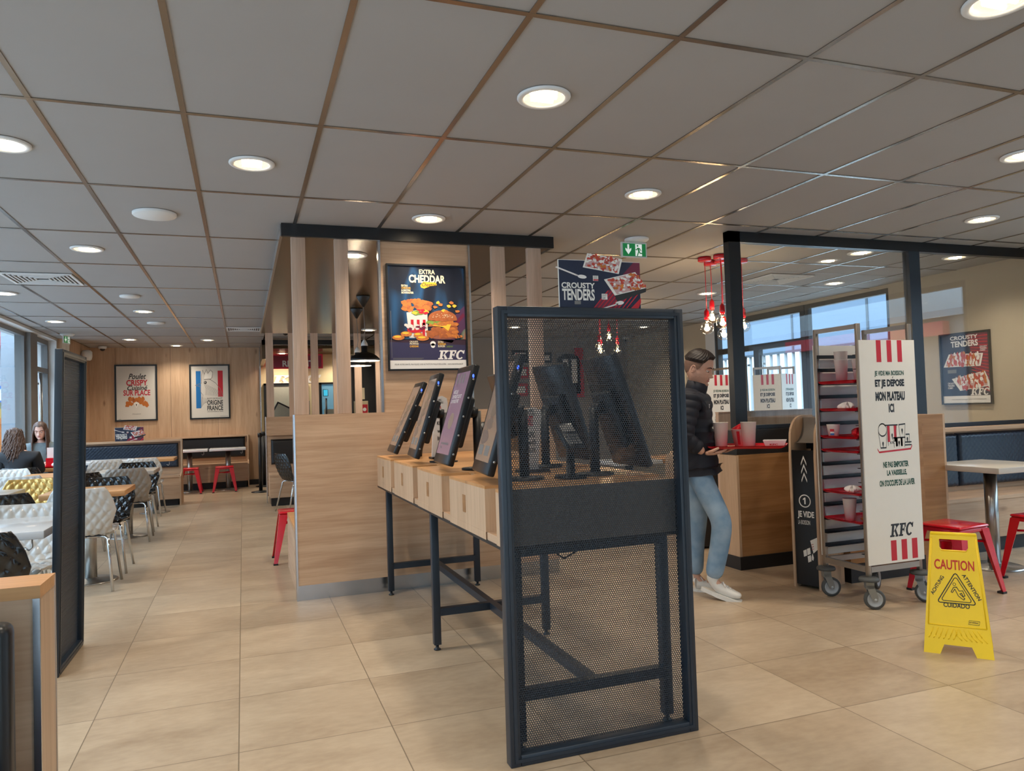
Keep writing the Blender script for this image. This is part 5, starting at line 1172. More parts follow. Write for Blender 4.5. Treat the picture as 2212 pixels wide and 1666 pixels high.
for i, (x, y, zb) in enumerate(((4.51, 9.0, 2.095), (4.66, 9.0, 2.238), (4.807, 9.05, 2.063), (4.60, 9.15, 2.06))): bulb_pendant(x, y, zb, ('left', 'highest', 'right', 'lower middle')[i]+' red cabled bulb glowing behind the near perforated screen', G2)
def dome_pendant(x, y, zr, R, label):
    t = thing('dome_pendant', (x, y, 2.585), label, 'pendant lamp', 'black enamel pendants in the slatted enclosure')
    b = MB(); b.lathe([(0, 0), (.075, 0), (.075, -.012), (.012, -.12), (0, -.12)], (x, y, 2.589), black_metal, 24); b.build('ceiling_rose', t)
    b = MB(); b.tube([(x, y, 2.47), (x+.01, y, 2.2), (x-.004, y, zr+.23)], .004, grey_paint, 6); b.build('cable', t)
    b = MB(); b.lathe([(0, .235), (.012, .23), (.034, .19), (.038, .165), (0, .165)], (x, y, zr), white_paint, 20); b.build('socket', t)
    b = MB(); b.lathe([(0, .165), (.032, .165), (.032, .10), (.05, .092), (.09, .080), (.125, .058), (R*.97, .026), (R, 0), (R-.004, 0), (R*.93, .026), (.118, .054), (.05, .084)], (x, y, zr), black_metal, 40); sh = b.build('shade', t)
    b = MB(); b.sphere((x, y, zr+.035), .035, lamp_glow, 16, 10); b.build('bulb', t)
    b = MB(); b.lathe([(R-.005, .001), (R*.92, .025), (.116, .052), (.05, .082), (0, .084)], (x, y, zr), white_paint, 40); sub(b, 'white_lining', sh)
    ld = bpy.data.lights.new('lamp', 'POINT'); ld.energy = 10; ld.color = (1, .8, .55); ld.shadow_soft_size = .04
    lo = bpy.data.objects.new('lamp', ld); COL.objects.link(lo); lo.parent = t; lo.location = (0, 0, zr-2.585-.02)
pz = at_y(785, 780, 8.2); dome_pendant(at_y(788, 780, 8.2).x, 8.2, pz.z, .165, 'nearer black dome pendant lamp hanging between the slats')
pz = at_y(770, 791, 9.2); dome_pendant(at_y(773, 791, 9.2).x, 9.2, pz.z, .165, 'farther black dome pendant lamp partly hidden by the nearer one')
# ------------------------------------------------------------------ kitchen beyond the far slats
t = thing('pickup_sign', (1.05, 15.2, 2.6), 'red hanging collection sign beyond the far slats', 'sign')
b = MB(); p0, p1 = at_y(588, 797, 15.2), at_y(697, 765, 15.2); b.box(p0.x, p1.x, 15.2, 15.25, p0.z, p1.z, red_sign); b.build('panel', t)
b = MB(); Pq = lambda a, c: (p0.x+a*(p1.x-p0.x), 15.197, p0.z+c*(p1.z-p0.z))
rect(b, Pq, .03, .1, .94, .8, plain('dusty_red_panel', S(150, 50, 70), .4)); text(b, 'RETRAIT', lambda a, c: (p0.x+a*(p1.x-p0.x), 15.194, p0.z+c*(p1.z-p0.z)), .20, .14, .62, .42, white_print, .03); b.build('print', t)
b = MB(); b.tube([(p0.x+.1, 15.22, p1.z), (p0.x+.1, 15.22, 2.56)], .008, steel); b.tube([(p1.x-.1, 15.22, p1.z), (p1.x-.1, 15.22, 2.56)], .008, steel); b.build('hanger', t)
b = MB(); c0, c1 = at_y(575, 818, 15.69), at_y(695, 799, 15.69); kfc(b, lambda a, c: (a, 15.69, c), c0.x+.1, c0.z-.10, c1.x-c0.x-.1, c1.z-c0.z, board_white); tag(b.build('wall_letters'), 'large pale restaurant initials on the cream kitchen wall', 'lettering')
t = thing('kitchen_counter', (1.8, 15.2, 0), 'dark kitchen counter beyond the far slats', 'counter')
b = MB(); b.box(.55, 3.12, 14.95, 15.55, 0, .88, kitchen_dark); b.build('body', t); b = MB(); b.box(.53, 3.14, 14.93, 15.57, .88, .92, plinth_steel); b.build('worktop', t)
t = thing('order_monitor', (.75, 15.25, .92), 'tilted white order monitor on the kitchen counter', 'monitor')
M = Matrix.Translation((.74, 15.25, 1.32)) @ Matrix.Rotation(.5, 4, 'Y')
b = MB(); b.bbox(-.22, .22, -.02, .02, -.2, .2, screen_black, .01, M); b.build('housing', t); b = MB(); b.box(-.19, .19, -.023, -.02, -.17, .17, kitchen_pale, M); b.build('display', t); b = MB(); b.tube([(.8, 15.3, .92), (.78, 15.28, 1.25)], .03, black_metal); b.build('stand', t)
t = thing('kitchen_shelf', (1.05, 15.5, .92), 'small steel shelf rack on the kitchen counter', 'shelf')
b = MB()
for z in (1.0, 1.2, 1.4): b.box(.95, 1.25, 15.35, 15.58, z, z+.015, plinth_steel)
b.build('shelf_board', t); b = MB()
for x in (.95, 1.24): b.box(x, x+.015, 15.35, 15.37, .92, 1.6, rack_steel); b.box(x, x+.015, 15.56, 15.58, .92, 1.6, rack_steel)
b.build('post', t)
t = thing('order_screen', (1.58, 15.4, .92), 'small lit cyan screen in the kitchen', 'monitor'); b = MB(); b.bbox(1.52, 1.62, 15.38, 15.42, 1.68, 1.82, screen_black, .006); b.build('housing', t); b = MB(); b.box(1.53, 1.61, 15.376, 15.38, 1.69, 1.81, cyan_screen); b.build('display', t); b = MB(); b.tube([(1.58, 15.41, .92), (1.58, 15.41, 1.64)], .02, black_metal); b.build('stand', t)
t = thing('receipt_rail', (1.75, 15.45, .92), 'dark shelf with a pale ticket rail in the kitchen', 'rack'); b = MB(); b.box(1.55, 2.0, 15.4, 15.55, 1.30, 1.42, kitchen_pale); b.build('rail', t); b = MB(); b.box(1.56, 1.58, 15.42, 15.44, .92, 1.3, kitchen_dark); b.box(1.97, 1.99, 15.42, 15.44, .92, 1.3, kitchen_dark); b.box(1.75, 1.96, 15.43, 15.5, .92, 1.25, navy_print); b.build('stand', t)
c0, c1 = at_y(767, 893, 12.7), at_y(795, 866, 12.7)
t = thing('defibrillator_cabinet', (c0.x, 12.7, c0.z), 'cream wall cabinet with a red heart box beyond the far slats', 'cabinet')
b = MB(); x0_, x1_ = c0.x, c1.x; b.box(x0_, x1_, 12.7, 12.83, c0.z-.3, c1.z, cream_paint); b.build('body', t)
b = MB(); b.box(x0_+.09, x1_-.01, 12.695, 12.7, c0.z-.28, c1.z-.06, red_print); b.build('red_case', t); b = MB(); b.box(x0_+.03, x0_+.06, 12.69, 12.7, c0.z+.02, c0.z+.09, black_kick); b.build('latch', t)
b = MB(); ell(b, lambda a, c: (a, 12.693, c), x0_+.16, c0.z+.06, .03, .03, white_print); b.build('heart_mark', t)
b = MB(); b.box(c0.x-.02, c1.x+.02, 12.832, 12.95, 0, 2.3, kitchen_dark); tag(b.build('service_pillar'), 'dark service pillar carrying the cream cabinet', 'pillar')
b = MB(); d0, d1 = at_y(778, 863, 12.84), at_y(787, 838, 12.84); b.box(d0.x, d1.x, 12.82, 12.832, d0.z, d1.z, cream_print); tag(b.build('notice_strip'), 'narrow cream notice above the heart cabinet', 'notice')
# second tray station and table behind the man -------------------------------------
t = thing('black_bin_station', (3.9, 6.3, 0), 'black bin station with curved oak edge behind the walking man', 'bin')
a0, a1 = at_y(1522, 1190, 5.7), at_y(1575, 1085, 5.7)
b = MB(); b.box(3.82, 4.4, 5.75, 6.25, .02, .80, black_kick); b.build('body', t)
b = MB(); pts = [(3.80, 0), (3.80, .74)]+[(3.92-.12*math.cos(PI/2*k/6), .74+.12*math.sin(PI/2*k/6)) for k in range(1, 7)]+[(3.97, .86), (3.97, .84), (3.92, .84)]+[(3.92-.10*math.sin(PI/2*k/6)-.0, .74+.10*math.cos(PI/2*k/6)) for k in range(1, 7)]+[(3.82, 0)]
b.prism(pts, lambda a, c: (a, 5.72, c), (0, .56, 0), oak_z); b.build('edge_trim', t)
table(4.35, 7.0, .7, .6, .74, top_wood, 'oak table glimpsed behind the walking man under his tray'); table(3.75, 6.9, .5, .5, .74, table_white, 'small table whose steel base shows by the walking man\'s legs', base=.16)
# trays and food on the left tables ---------------------------------------------------
tray(-2.14, 7.20, .7525, .40, .30, 'red food tray on the table at the left picture edge', .2)
tray(-2.25, 10.90, .7525, .40, .30, 'red food tray in front of the two seated women')
t = thing('takeaway_box', (-2.27, 10.95, .76), 'red and white takeaway box open on the tray of the women', 'box')
b = MB(); b.box(-2.35, -2.17, 10.90, 11.02, .762, .87, red_plastic); b.build('box_base', t); b = MB(); b.box(-2.36, -2.16, 11.015, 11.025, .87, 1.0, cup_white); b.build('lid', t)
crumple(-2.22, 10.82, .762, .05, 'crumpled white and red paper on the tray of the women', napkin_m, 31, 'paper_wrapper', 'wrapper')
# ------------------------------------------------------------------ outside
b = MB(); b.box(-40, 40, -30, 60, -.16, -.11, asphalt); tag(b.build('pavement'), kind='structure')
t = thing('neighbour_building', (20, 12, 0), 'pale blue grey panelled building outside the right windows', 'building')
b = MB(); b.box(13.0, 13.3, 6, 40, 2.55, 4.6, facade); b.box(13.1, 20, 6, 40, -.1, 2.55, facade); b.build('wall', t)
b = MB()
for y in (8, 10.4, 12.8, 15.2, 17.6, 20, 22.4, 24.8): b.box(12.985, 13.0, y-.03, y+.03, 2.55, 4.6, facade_dark)
b.box(12.985, 13.0, 6, 40, 3.55, 3.60, facade_dark); b.box(12.98, 13.0, 6, 40, 2.5, 2.56, facade_dark); b.build('panel_joint', t)
b = MB()
for k in range(120): b.box(12.98, 13.1, 6+k*.28, 6.16+k*.28, -.1, 2.5, white_paint)
b.build('vertical_cladding', t)
b = MB(); b.box(14.5, 30, -12, 3.0, -.1, 3.02, plain('grey_shed_wall', S(84, 86, 90), .6)); b.box(14.4, 30, -12, 3.0, 3.02, 3.17, plain('grey_parapet', S(130, 132, 136), .6)); b.box(14.3, 14.5, -7.0, -2.0, 2.62, 2.92, red_sign); tag(b.build('shop_building'), 'grey shop with a red fascia mirrored in the glass partition', 'building')
def shrub(x, y, s, label, m_, seed, trunk=False, h=0):
    g = random.Random(seed); t = thing('shrub' if not trunk else 'bare_tree', (x, y, -.11), label, 'shrub' if not trunk else 'tree')
    b = MB()
    if trunk:
        def br(p, d, L_, r, n):
            q = p+d*L_; b.tube([p, (p+q)/2+Vector((g.uniform(-.05, .05), g.uniform(-.05, .05), 0)), q], [r, r*.85, r*.65], bark, 5, cap=False)
            if n: 
                for _ in range(3): br(q, (d+Vector((g.uniform(-.7, .7), g.uniform(-.7, .7), g.uniform(-.2, .5)))).normalized(), L_*.7, r*.6, n-1)
        br(Vector((x, y, -.11)), Vector((0, 0, 1)), h, .09, 5); b.build('trunk_and_branches', t)
    else:
        for k in range(260):
            a, e_, r_ = g.uniform(0, 6.28), g.uniform(0, 1.57), s*g.uniform(.6, 1); c = Vector((x+r_*math.cos(a)*math.cos(e_), y+r_*math.sin(a)*math.cos(e_), r_*math.sin(e_)*1.1)); u = Vector((g.uniform(-1, 1), g.uniform(-1, 1), g.uniform(-1, 1))).normalized()*.07; w = u.cross(Vector((g.random(), g.random(), 1))).normalized()*.04
            b.add([c-u, c+w, c+u, c-w], [(0, 1, 2, 3)], m_)
        lf = b.build('foliage', t); lf['kind'] = 'stuff'
        b = MB(); b.cyl((x, y, -.11), (x, y, s*.6), .03, bark, 8); b.build('stem', t)
shrub(8.6, 2.2, .5, 'yellow green shrub mirrored low in the right glass pane', leaf_m, 2); shrub(8.9, .4, .45, 'second yellow green shrub outside the near right window', leaf_m, 5)
# left outside: red fascia portico, column, cladding, sign, banner, tree
t = thing('entrance_canopy', (-5.6, 20, -.11), 'red fascia portico on a pale column outside the left windows', 'canopy')
b = MB(); b.box(-6.4, -5.2, 12.0, 22.3, 3.13, 4.0, red_sign); b.build('fascia', t)
b = MB(); b.box(-5.55, -5.2, 20.75, 22.2, -.11, 3.13, plain('pale_grey_column', S(170, 178, 186), .5)); b.build('column', t)
b = MB(); q0, q1 = at_y(-30, 787, 24), at_y(19, 748, 24)
for k in range(9): z_ = q0.z+(q1.z-q0.z)*k/9; b.box(q0.x, q1.x, 24, 24.05, z_, z_+(q1.z-q0.z)*.075, clad_wood)
b.box(q0.x, q1.x, 24.05, 24.3, q0.z, q1.z+1.2, facade_dark); b.build('cladding', t)
t = thing('parking_sign', (-6.4, 18.5, 0), 'blue and white triangle sign outside the left window', 'sign')
p = at_y(8, 850, 18.5)
b = MB(); b.box(p.x-.3, p.x+.12, 18.5, 18.53, p.z-.2, p.z+.16, blue_print); b.build('panel', t); b = MB(); b.poly([(p.x-.2, p.z-.15), (p.x+.1, p.z-.15), (p.x-.05, p.z+.1)], lambda a, c: (a, 18.495, c), white_print); b.build('triangle', t); b = MB(); b.tube([(p.x-.1, 18.54, -.11), (p.x-.1, 18.54, p.z-.2)], .03, steel); b.build('post', t)
p = at_y(4, 915, 17.0)
t = thing('food_banner', (p.x, 17.0, -.11), 'tall outdoor food banner in warm orange colours beyond the left window', 'banner')
b = MB(); b.box(p.x-.5, p.x+.13, 17, 17.02, -.1, 1.75, plain('green_grey_banner', S(120, 124, 90), .6)); b.build('panel', t); b = MB()
for k, (cx, cz, rx, m_) in enumerate(((0, 1.5, .14, shell_gold), (-.05, 1.3, .16, food_gold), (.0, 1.05, .15, food_gold), (-.04, .8, .14, food_gold))): blob(b, lambda a, c: (a, 16.99-.002*k, c), p.x+cx, cz, rx, .13, m_, .25, 14, k)
b.build('food_picture', t)
shrub(-7.8, 20.5, 1, 'bare winter tree outside the left window', leaf_m, 9, True, 1.5)
b = MB(); b.box(-3.6, -3.2, 13.9, 17.5, -.1, 3.2, plain('pale_grey_wall', S(150, 158, 166), .7)); tag(b.build('outer_wall'), 'pale grey outer wall seen through the left glass door', 'wall')  # one even pale grey
# ------------------------------------------------------------------ people
def skinned(J, E, root, sub_=2):
    """J name->((x,y,z), r or (rx,ry)); E edges; returns evaluated vertices and faces"""
    me = bpy.data.meshes.new('s'); k = list(J); ix = {n: i for i, n in enumerate(k)}
    me.from_pydata([J[n][0] for n in k], [(ix[a], ix[b_]) for a, b_ in E], []); ob = bpy.data.objects.new('s', me); COL.objects.link(ob)
    ob.modifiers.new('k', 'SKIN'); 
    lay = me.skin_vertices[0].data
    for n in k:
        r = J[n][1]; lay[ix[n]].radius = r if isinstance(r, tuple) else (r, r); lay[ix[n]].use_root = (n == root)
    sd = ob.modifiers.new('d', 'SUBSURF'); sd.levels = sub_; sd.render_levels = sub_
    dg = bpy.context.evaluated_depsgraph_get(); ev = ob.evaluated_get(dg); m2 = ev.to_mesh()
    vs = [v.co.copy() for v in m2.vertices]; fs = [tuple(p.vertices) for p in m2.polygons]; ev.to_mesh_clear()
    bpy.data.objects.remove(ob); bpy.data.meshes.remove(me)
    return vs, fs
def chain(*a): return [(a[i], a[i+1]) for i in range(len(a)-1)]
def lerp_tab(T, z):
    if z >= T[0][0]: return T[0][1]
    for a, c_ in zip(T[:-1], T[1:]):
        if z >= c_[0]:
            f = (z-c_[0])/(a[0]-c_[0]); return c_[1]+(a[1]-c_[1])*f
    return T[-1][1]
T_F = [(.1245, .012), (.12, .032), (.11, .053), (.09, .076), (.07, .086), (.045, .091), (.025, .092), (.01, .086), (-.01, .082), (-.03, .083), (-.05, .085), (-.07, .084), (-.09, .083), (-.103, .074), (-.112, .055), (-.116, .03)]
T_W = [(.1245, .012), (.12, .026), (.11, .046), (.09, .064), (.06, .074), (.03, .077), (0, .0755), (-.03, .072), (-.05, .067), (-.07, .059), (-.09, .046), (-.103, .034), (-.112, .02), (-.116, .01)]
T_B = [(.1245, .015), (.12, .036), (.11, .056), (.09, .08), (.06, .097), (.03, .103), (0, .099), (-.03, .086), (-.06, .062), (-.09, .045), (-.116, .02)]
def head_pt(ph, z, off=0.0):
    """point on the head at turn ph (0 = front) and height z"""
    w = lerp_tab(T_W, z); c = math.cos(ph); s_ = math.sin(ph)
    x = w*s_; y = lerp_tab(T_F, z)*abs(c)**.86 if c > 0 else -lerp_tab(T_B, z)*abs(c)**.92
    if c > 0:
        ga = lambda cx, cz, sx, sz: math.exp(-((x-cx)/sx)**2-((z-cz)/sz)**2)
        if -.05 < z < .016:
            f = min(1, max(0, (.016-z)/.050)); y += (.003+.027*f**1.15)*math.exp(-(x/(.0085+.006*f))**2)*(1 if z > -.036 else max(0, 1-((-.036-z)/.012)**1.5))
        y += .009*(ga(.0125, -.037, .0065, .007)+ga(-.0125, -.037, .0065, .007))
        y += .0045*(ga(.028, .024, .022, .007)+ga(-.028, .024, .022, .007)) - .011*(ga(.031, .004, .015, .0105)+ga(-.031, .004, .015, .0105))
        y += .004*(ga(.048, -.016, .018, .016)+ga(-.048, -.016, .018, .016))
        y += .0075*ga(0, -.0555, .019, .0048)+.0085*ga(0, -.0665, .017, .0052)-.004*ga(0, -.061, .024, .0018)-.003*ga(0, -.077, .02, .006)+.012*ga(0, -.095, .02, .012)
    if off:
        n_ = V((x/.0055, y/.0085, max(0, z)/.012)).normalized(); return V((x, y, z))+n_*off
    return V((x, y, z))
def face_pt(x, z, off=0.0):
    w = lerp_tab(T_W, z); return head_pt(math.asin(max(-1, min(1, x/w))), z, off)
def head(b, M, sk, s=1.0, lips=lip, brow=hair_dark, stubble=None):
    NU, NV = 96, 110; zs = [.1245-.2405*j/NV for j in range(NV+1)]
    vs = [M @ (head_pt(2*PI*i/NU, z)*s) for z in zs for i in range(NU)]
    groups = {}
    for j in range(NV):
        for i in range(NU):
            q = head_pt(2*PI*(i+.5)/NU, (zs[j]+zs[j+1])/2); m_ = sk
            if q.y > 0 and abs(q.x) < .024 and -.0715+20*q.x**2*.2 < q.z < -.0505-4*abs(q.x)**1.5: m_ = lips
            elif stubble and q.z < -.046+.010*math.sin(31*q.x*40)*.4-.25*max(0, .03-q.y) and q.y > -.02: m_ = stubble
            groups.setdefault(m_, []).append((j*NU+i, (j+1)*NU+i, (j+1)*NU+(i+1) % NU, j*NU+(i+1) % NU))
    o = len(b.v); b.v.extend([tuple(p) for p in vs])
    for m_, fs in groups.items():
        k = b.mi(m_)
        for f in fs: b.f.append(tuple(q+o for q in f)); b.m.append(k); b.sm.append(True)
    b.f.append(tuple(o+i for i in range(NU-1, -1, -1))); b.m.append(b.mi(sk)); b.sm.append(True)
    R4 = M.to_3x3().to_4x4()
    for sx in (-1, 1):
        c0 = V((sx*.0315, .0705, .003)); b.sphere(M @ (c0*s), .0122*s, eye_white, 16, 10); b.sphere(M @ ((c0+V((0, .0088, -.0058)))*s), .0052*s, hair_dark, 10, 8)
        for lo, hi, rr in ((-.12, PI/2, .0134), (-PI/2, -.62, .0130)):
            b.grid(17, 9, lambda u, v, c0=c0, lo=lo, hi=hi, rr=rr: M @ ((c0+V((rr*math.cos(lo+(hi-lo)*v)*math.sin((u-.5)*2.9), rr*math.cos(lo+(hi-lo)*v)*math.cos((u-.5)*2.9), rr*math.sin(lo+(hi-lo)*v))))*s), sk)
        b.tube([M @ (face_pt(sx*x_, z_, .0012)*s) for x_, z_ in ((.012, .0195), (.022, .0235), (.034, .0255), (.044, .0225), (.051, .0165))], [.0024*s, .0036*s, .0036*s, .0028*s, .0014*s], brow, 8)
        ec = V((sx*.0765, -.010, -.006)); RE = R4 @ Matrix.Rotation(sx*.35, 4, 'Z') @ Matrix.Rotation(-.15, 4, 'X')
        b.sphere(M @ (ec*s), (.0065*s, .0165*s, .029*s), sk, 16, 12, RE)
        b.tube([M @ ((ec+V((sx*(.005+.004*(1 if 0 < k < 9 else .2)), .0125*math.cos(a_)-.003, .0255*math.sin(a_)*(1 if a_ < 3.6 else .85))))*s) for k, a_ in enumerate(np.linspace(.4, 4.9, 10))], .0032*s, sk, 8)
def short_hair(b, M, mat_top, mat_side, s=1.0):
    """cropped hair: thick on top, faded to almost nothing at the sides"""
    def line(ph):
        a = abs((ph+PI) % (2*PI)-PI)
        T = [(0, .078), (.45, .079), (.75, .074), (.95, .058), (1.15, .040), (1.32, .004), (1.50, -.006), (1.62, .022), (1.85, .015), (2.1, -.03), (2.6, -.046), (3.15, -.05)]
        for p, q in zip(T[:-1], T[1:]):
            if a <= q[0]: return p[1]+(q[1]-p[1])*(a-p[0])/(q[0]-p[0])
        return T[-1][1]
    g = random.Random(5)
    for top in (0, 1):
        def F(u, v):
            ph = 2*PI*u; l0 = line(ph); a = abs((ph+PI) % (2*PI)-PI)
            if top: l0 = max(l0, .050 if a < 1.2 else .042)
            z = l0+(.1240-l0)*v
            k = (.0016 if not top else .002+.013*min(1, v*5)*(1 if a > .9 else 1.25-.25*v)+.0016*math.sin(ph*31+z*260)+.001*math.sin(ph*57-z*400))
            return M @ (head_pt(ph, z, k)*s)
        b.grid(121, 26, F, mat_top if top else mat_side)
        if top: b.add([F(i/24, 1) for i in range(24)], [tuple(range(24))], mat_top, True)
def hand(b, wrist, direc, palm_n, sk, curl=.6, s=1.0, thumb=1):
    """palm with five fingers; direc: along the fingers, palm_n: out of the palm side"""
    d = direc.normalized(); n_ = (palm_n-d*palm_n.dot(d)).normalized(); w = d.cross(n_)*thumb; L_ = .085*s
    J = {'w': (wrist, (.024*s, .018*s)), 'p': (wrist+d*L_*.55, (.036*s, .016*s)), 'k': (wrist+d*L_*.95, (.036*s, .013*s))}
    vs, fs = skinned(J, chain('w', 'p', 'k'), 'w'); b.add(vs, fs, sk, True)
    for i, (o, l) in enumerate(((.030, .068), (.010, .078), (-.010, .072), (-.029, .056))):
        p0 = wrist+d*L_*.72+w*o*s*.9; a = 0; pts = [p0]; c = curl*(1+.06*i)
        for j, f in enumerate((.30, .42, .32, .26)):
            a += c*(.15, .55, .75, .6)[j]; pts.append(pts[-1]+(d*math.cos(a)+n_*math.sin(a))*l*f*s)
        J = {str(k): (p, (.0095, .0092, .0085, .0078, .0062)[k]*s) for k, p in enumerate(pts)}
        vs, fs = skinned(J, chain(*[str(k) for k in range(5)]), '0'); b.add(vs, fs, sk, True)
    p0 = wrist+d*L_*.25+w*.026*s; q = (d*.72+w*.62+n_*.15).normalized(); q2 = (d*.9+w*.15+n_*.45).normalized()
    J = {'0': (p0, .013*s), '1': (p0+q*.035*s, .0115*s), '2': (p0+q*.035*s+q2*.028*s, .010*s), '3': (p0+q*.035*s+q2*.05*s, .0075*s)}
    vs, fs = skinned(J, chain('0', '1', '2', '3'), '0'); b.add(vs, fs, sk, True)
V = Vector
# ---- the walking man (towards +x, carrying a tray)
t = thing('person', (2.98, 4.39, 0), 'person walking right in navy puffer jacket and pale jeans, carrying a loaded red tray', 'person')
hipc = V((2.945, 4.39, .905)); OX = 0.0
J = {'pel': ((2.945, 4.39, .90), (.125, .10)), 'bel': ((2.95, 4.39, 1.03), (.12, .095)), 'che': ((2.945, 4.39, 1.20), (.14, .09)), 'sho': ((2.945, 4.39, 1.335), (.10, .07)), 'nec': ((2.955, 4.39, 1.41), .056), 'hd': ((2.975, 4.385, 1.47), .052),
     'hr': ((2.955, 4.30, .85), .085), 'kr': ((3.115, 4.275, .51), .058), 'cr': ((3.085, 4.285, .33), .052), 'ar': ((3.03, 4.29, .125), .036), 'fr': ((3.10, 4.285, .05), .036), 'tr': ((3.17, 4.28, .045), .028),
     'hl': ((2.94, 4.48, .85), .085), 'kl': ((2.92, 4.49, .50), .058), 'cl': ((2.90, 4.49, .33), .052), 'al': ((2.885, 4.49, .10), .036), 'fl': ((2.94, 4.485, .045), .036), 'tl': ((3.01, 4.48, .035), .028),
     'sr': ((2.94, 4.24, 1.315), .045), 'er': ((2.90, 4.185, 1.08), .045), 'wr': ((3.02, 4.235, .968), .028), 'sl': ((2.955, 4.54, 1.315), .045), 'el': ((2.96, 4.60, 1.08), .045), 'wl': ((3.06, 4.545, .968), .028)}
E_ = chain('pel', 'bel', 'che', 'sho', 'nec', 'hd')+chain('pel', 'hr', 'kr', 'cr', 'ar', 'fr', 'tr')+chain('pel', 'hl', 'kl', 'cl', 'al', 'fl', 'tl')+chain('sho', 'sr', 'er', 'wr')+chain('sho', 'sl', 'el', 'wl')
b = MB(); vs, fs = skinned(J, E_, 'pel'); b.add(vs, fs, skin, True)
HM = Matrix.Translation((2.985, 4.375, 1.535)) @ Matrix.Rotation(math.radians(-98), 4, 'Z') @ Matrix.Rotation(math.radians(-16), 4, 'X')
head(b, HM, skin, stubble=skin_stubble)
hand(b, V(J['wr'][0]), V((.95, .25, -.02)), V((0, .25, 1)), skin, .35, 1.0, 1); hand(b, V(J['wl'][0]), V((.95, -.25, -.02)), V((0, -.25, 1)), skin, .35, 1.0, -1)
man = b.build('body', t)
b = MB(); short_hair(b, HM, hair_dark, hair_fade)
b.build('hair', t)
# jeans
def grow(names, k): return {n: (J[n][0], tuple(r+k for r in J[n][1]) if isinstance(J[n][1], tuple) else J[n][1]+k) for n in names}
Jp = grow(['pel', 'hr', 'kr', 'cr', 'hl', 'kl', 'cl'], .016); Jp['hr'] = (J['hr'][0], .088); Jp['hl'] = (J['hl'][0], .088); Jp['pel'] = (J['pel'][0], (.12, .095)); Jp['ar'] = ((3.035, 4.29, .125), .062); Jp['al'] = ((2.89, 4.49, .095), .06); Jp['cr'] = (J['cr'][0], .067); Jp['cl'] = (J['cl'][0], .066); Jp['bel'] = ((2.948, 4.39, .98), (.11, .085))
b = MB(); vs, fs = skinned(Jp, chain('bel', 'pel', 'hr', 'kr', 'cr', 'ar')+chain('pel', 'hl', 'kl', 'cl', 'al'), 'pel'); b.add(vs, fs, jeans_m, True); b.build('jeans', t)
# quilted jacket: one skin over torso and sleeves, channels pressed into it
Jk = grow(['bel', 'che', 'sho', 'sr', 'er', 'sl', 'el'], .028); Jk['pel'] = ((2.952, 4.39, .96), (.165, .13)); Jk['low'] = ((2.96, 4.39, .868), (.172, .142)); Jk['bel'] = ((2.95, 4.39, 1.03), (.150, .125)); Jk['nec'] = ((2.953, 4.39, 1.405), .084); Jk['sho'] = ((2.945, 4.39, 1.335), (.145, .112))
for k_ in ('r', 'l'): Jk['e'+k_] = (J['e'+k_][0], .064); Jk['s'+k_] = (J['s'+k_][0], .080); Jk['w'+k_] = (tuple(V(J['e'+k_][0])*.14+V(J['w'+k_][0])*.86), .050)
b = MB(); vs, fs = skinned(Jk, chain('low', 'pel', 'bel', 'che', 'sho', 'nec')+chain('sho', 'sr', 'er', 'wr')+chain('sho', 'sl', 'el', 'wl'), 'pel', 4)
me_ = bpy.data.meshes.new('n'); me_.from_pydata(vs, [], fs); me_.update(); nv_ = []
for v_ in me_.vertices:
    p = v_.co; arm = None
    for k_ in ('r', 'l'):
        A0, A1, A2 = (V(q_) for q_ in (Jk['s'+k_][0], Jk['e'+k_][0], Jk['w'+k_][0]))
        if (k_ == 'r' and p.y < 4.245) or (k_ == 'l' and p.y > 4.535):
            d1 = A1-A0; d2 = A2-A1; f1 = (p-A0).dot(d1)/d1.length; f2 = (p-A1).dot(d2)/d2.length
            arm = f1 if f1 < d1.length*.95 else d1.length+max(0, f2)
    sft = (arm/.055) if arm is not None else ((p.z-.82)/.062)
    nv_.append(p + v_.normal*(.010*abs(math.sin(PI*sft))**.55-.005))
b.add(nv_, fs, jacket_navy, True); bpy.data.meshes.remove(me_); jt = b.build('jacket', t)
b = MB(); b.lathe([(.072, -.04), (.074, 0), (.070, .035), (.060, .038), (.058, 0)], (2.965, 4.388, 1.41), jacket_navy, 28, Matrix.Translation((2.965, 4.388, 1.41)) @ Matrix.Rotation(.28, 4, 'Y') @ Matrix.Translation((-2.965, -4.388, -1.41))); sub(b, 'collar', jt)
b = MB(); nrm_ = [v_.normal.copy() for v_ in jt.data.vertices]
for tx, ty, tz, s_ in ((3.05, 4.29, 1.27, .032), (3.09, 4.40, 1.235, .05)):
    i_ = min(range(len(nv_)), key=lambda q: (nv_[q]-V((tx, ty, tz))).length); n0 = nrm_[i_]; u0 = V((0, 0, 1)).cross(n0).normalized(); w0 = n0.cross(u0)
    for k in range(4):
        a0, a1, c0_, c1_ = -s_/2+.006*k, s_/2-.004*k*(k % 2), .014-.010*k, .020-.010*k
        b.add([nv_[i_]+n0*.007+u0*a+w0*c for a, c in ((a0, c0_), (a1, c0_), (a1, c1_), (a0, c1_))], [(0, 1, 2, 3)], white_print)
sub(b, 'chest_print', jt)
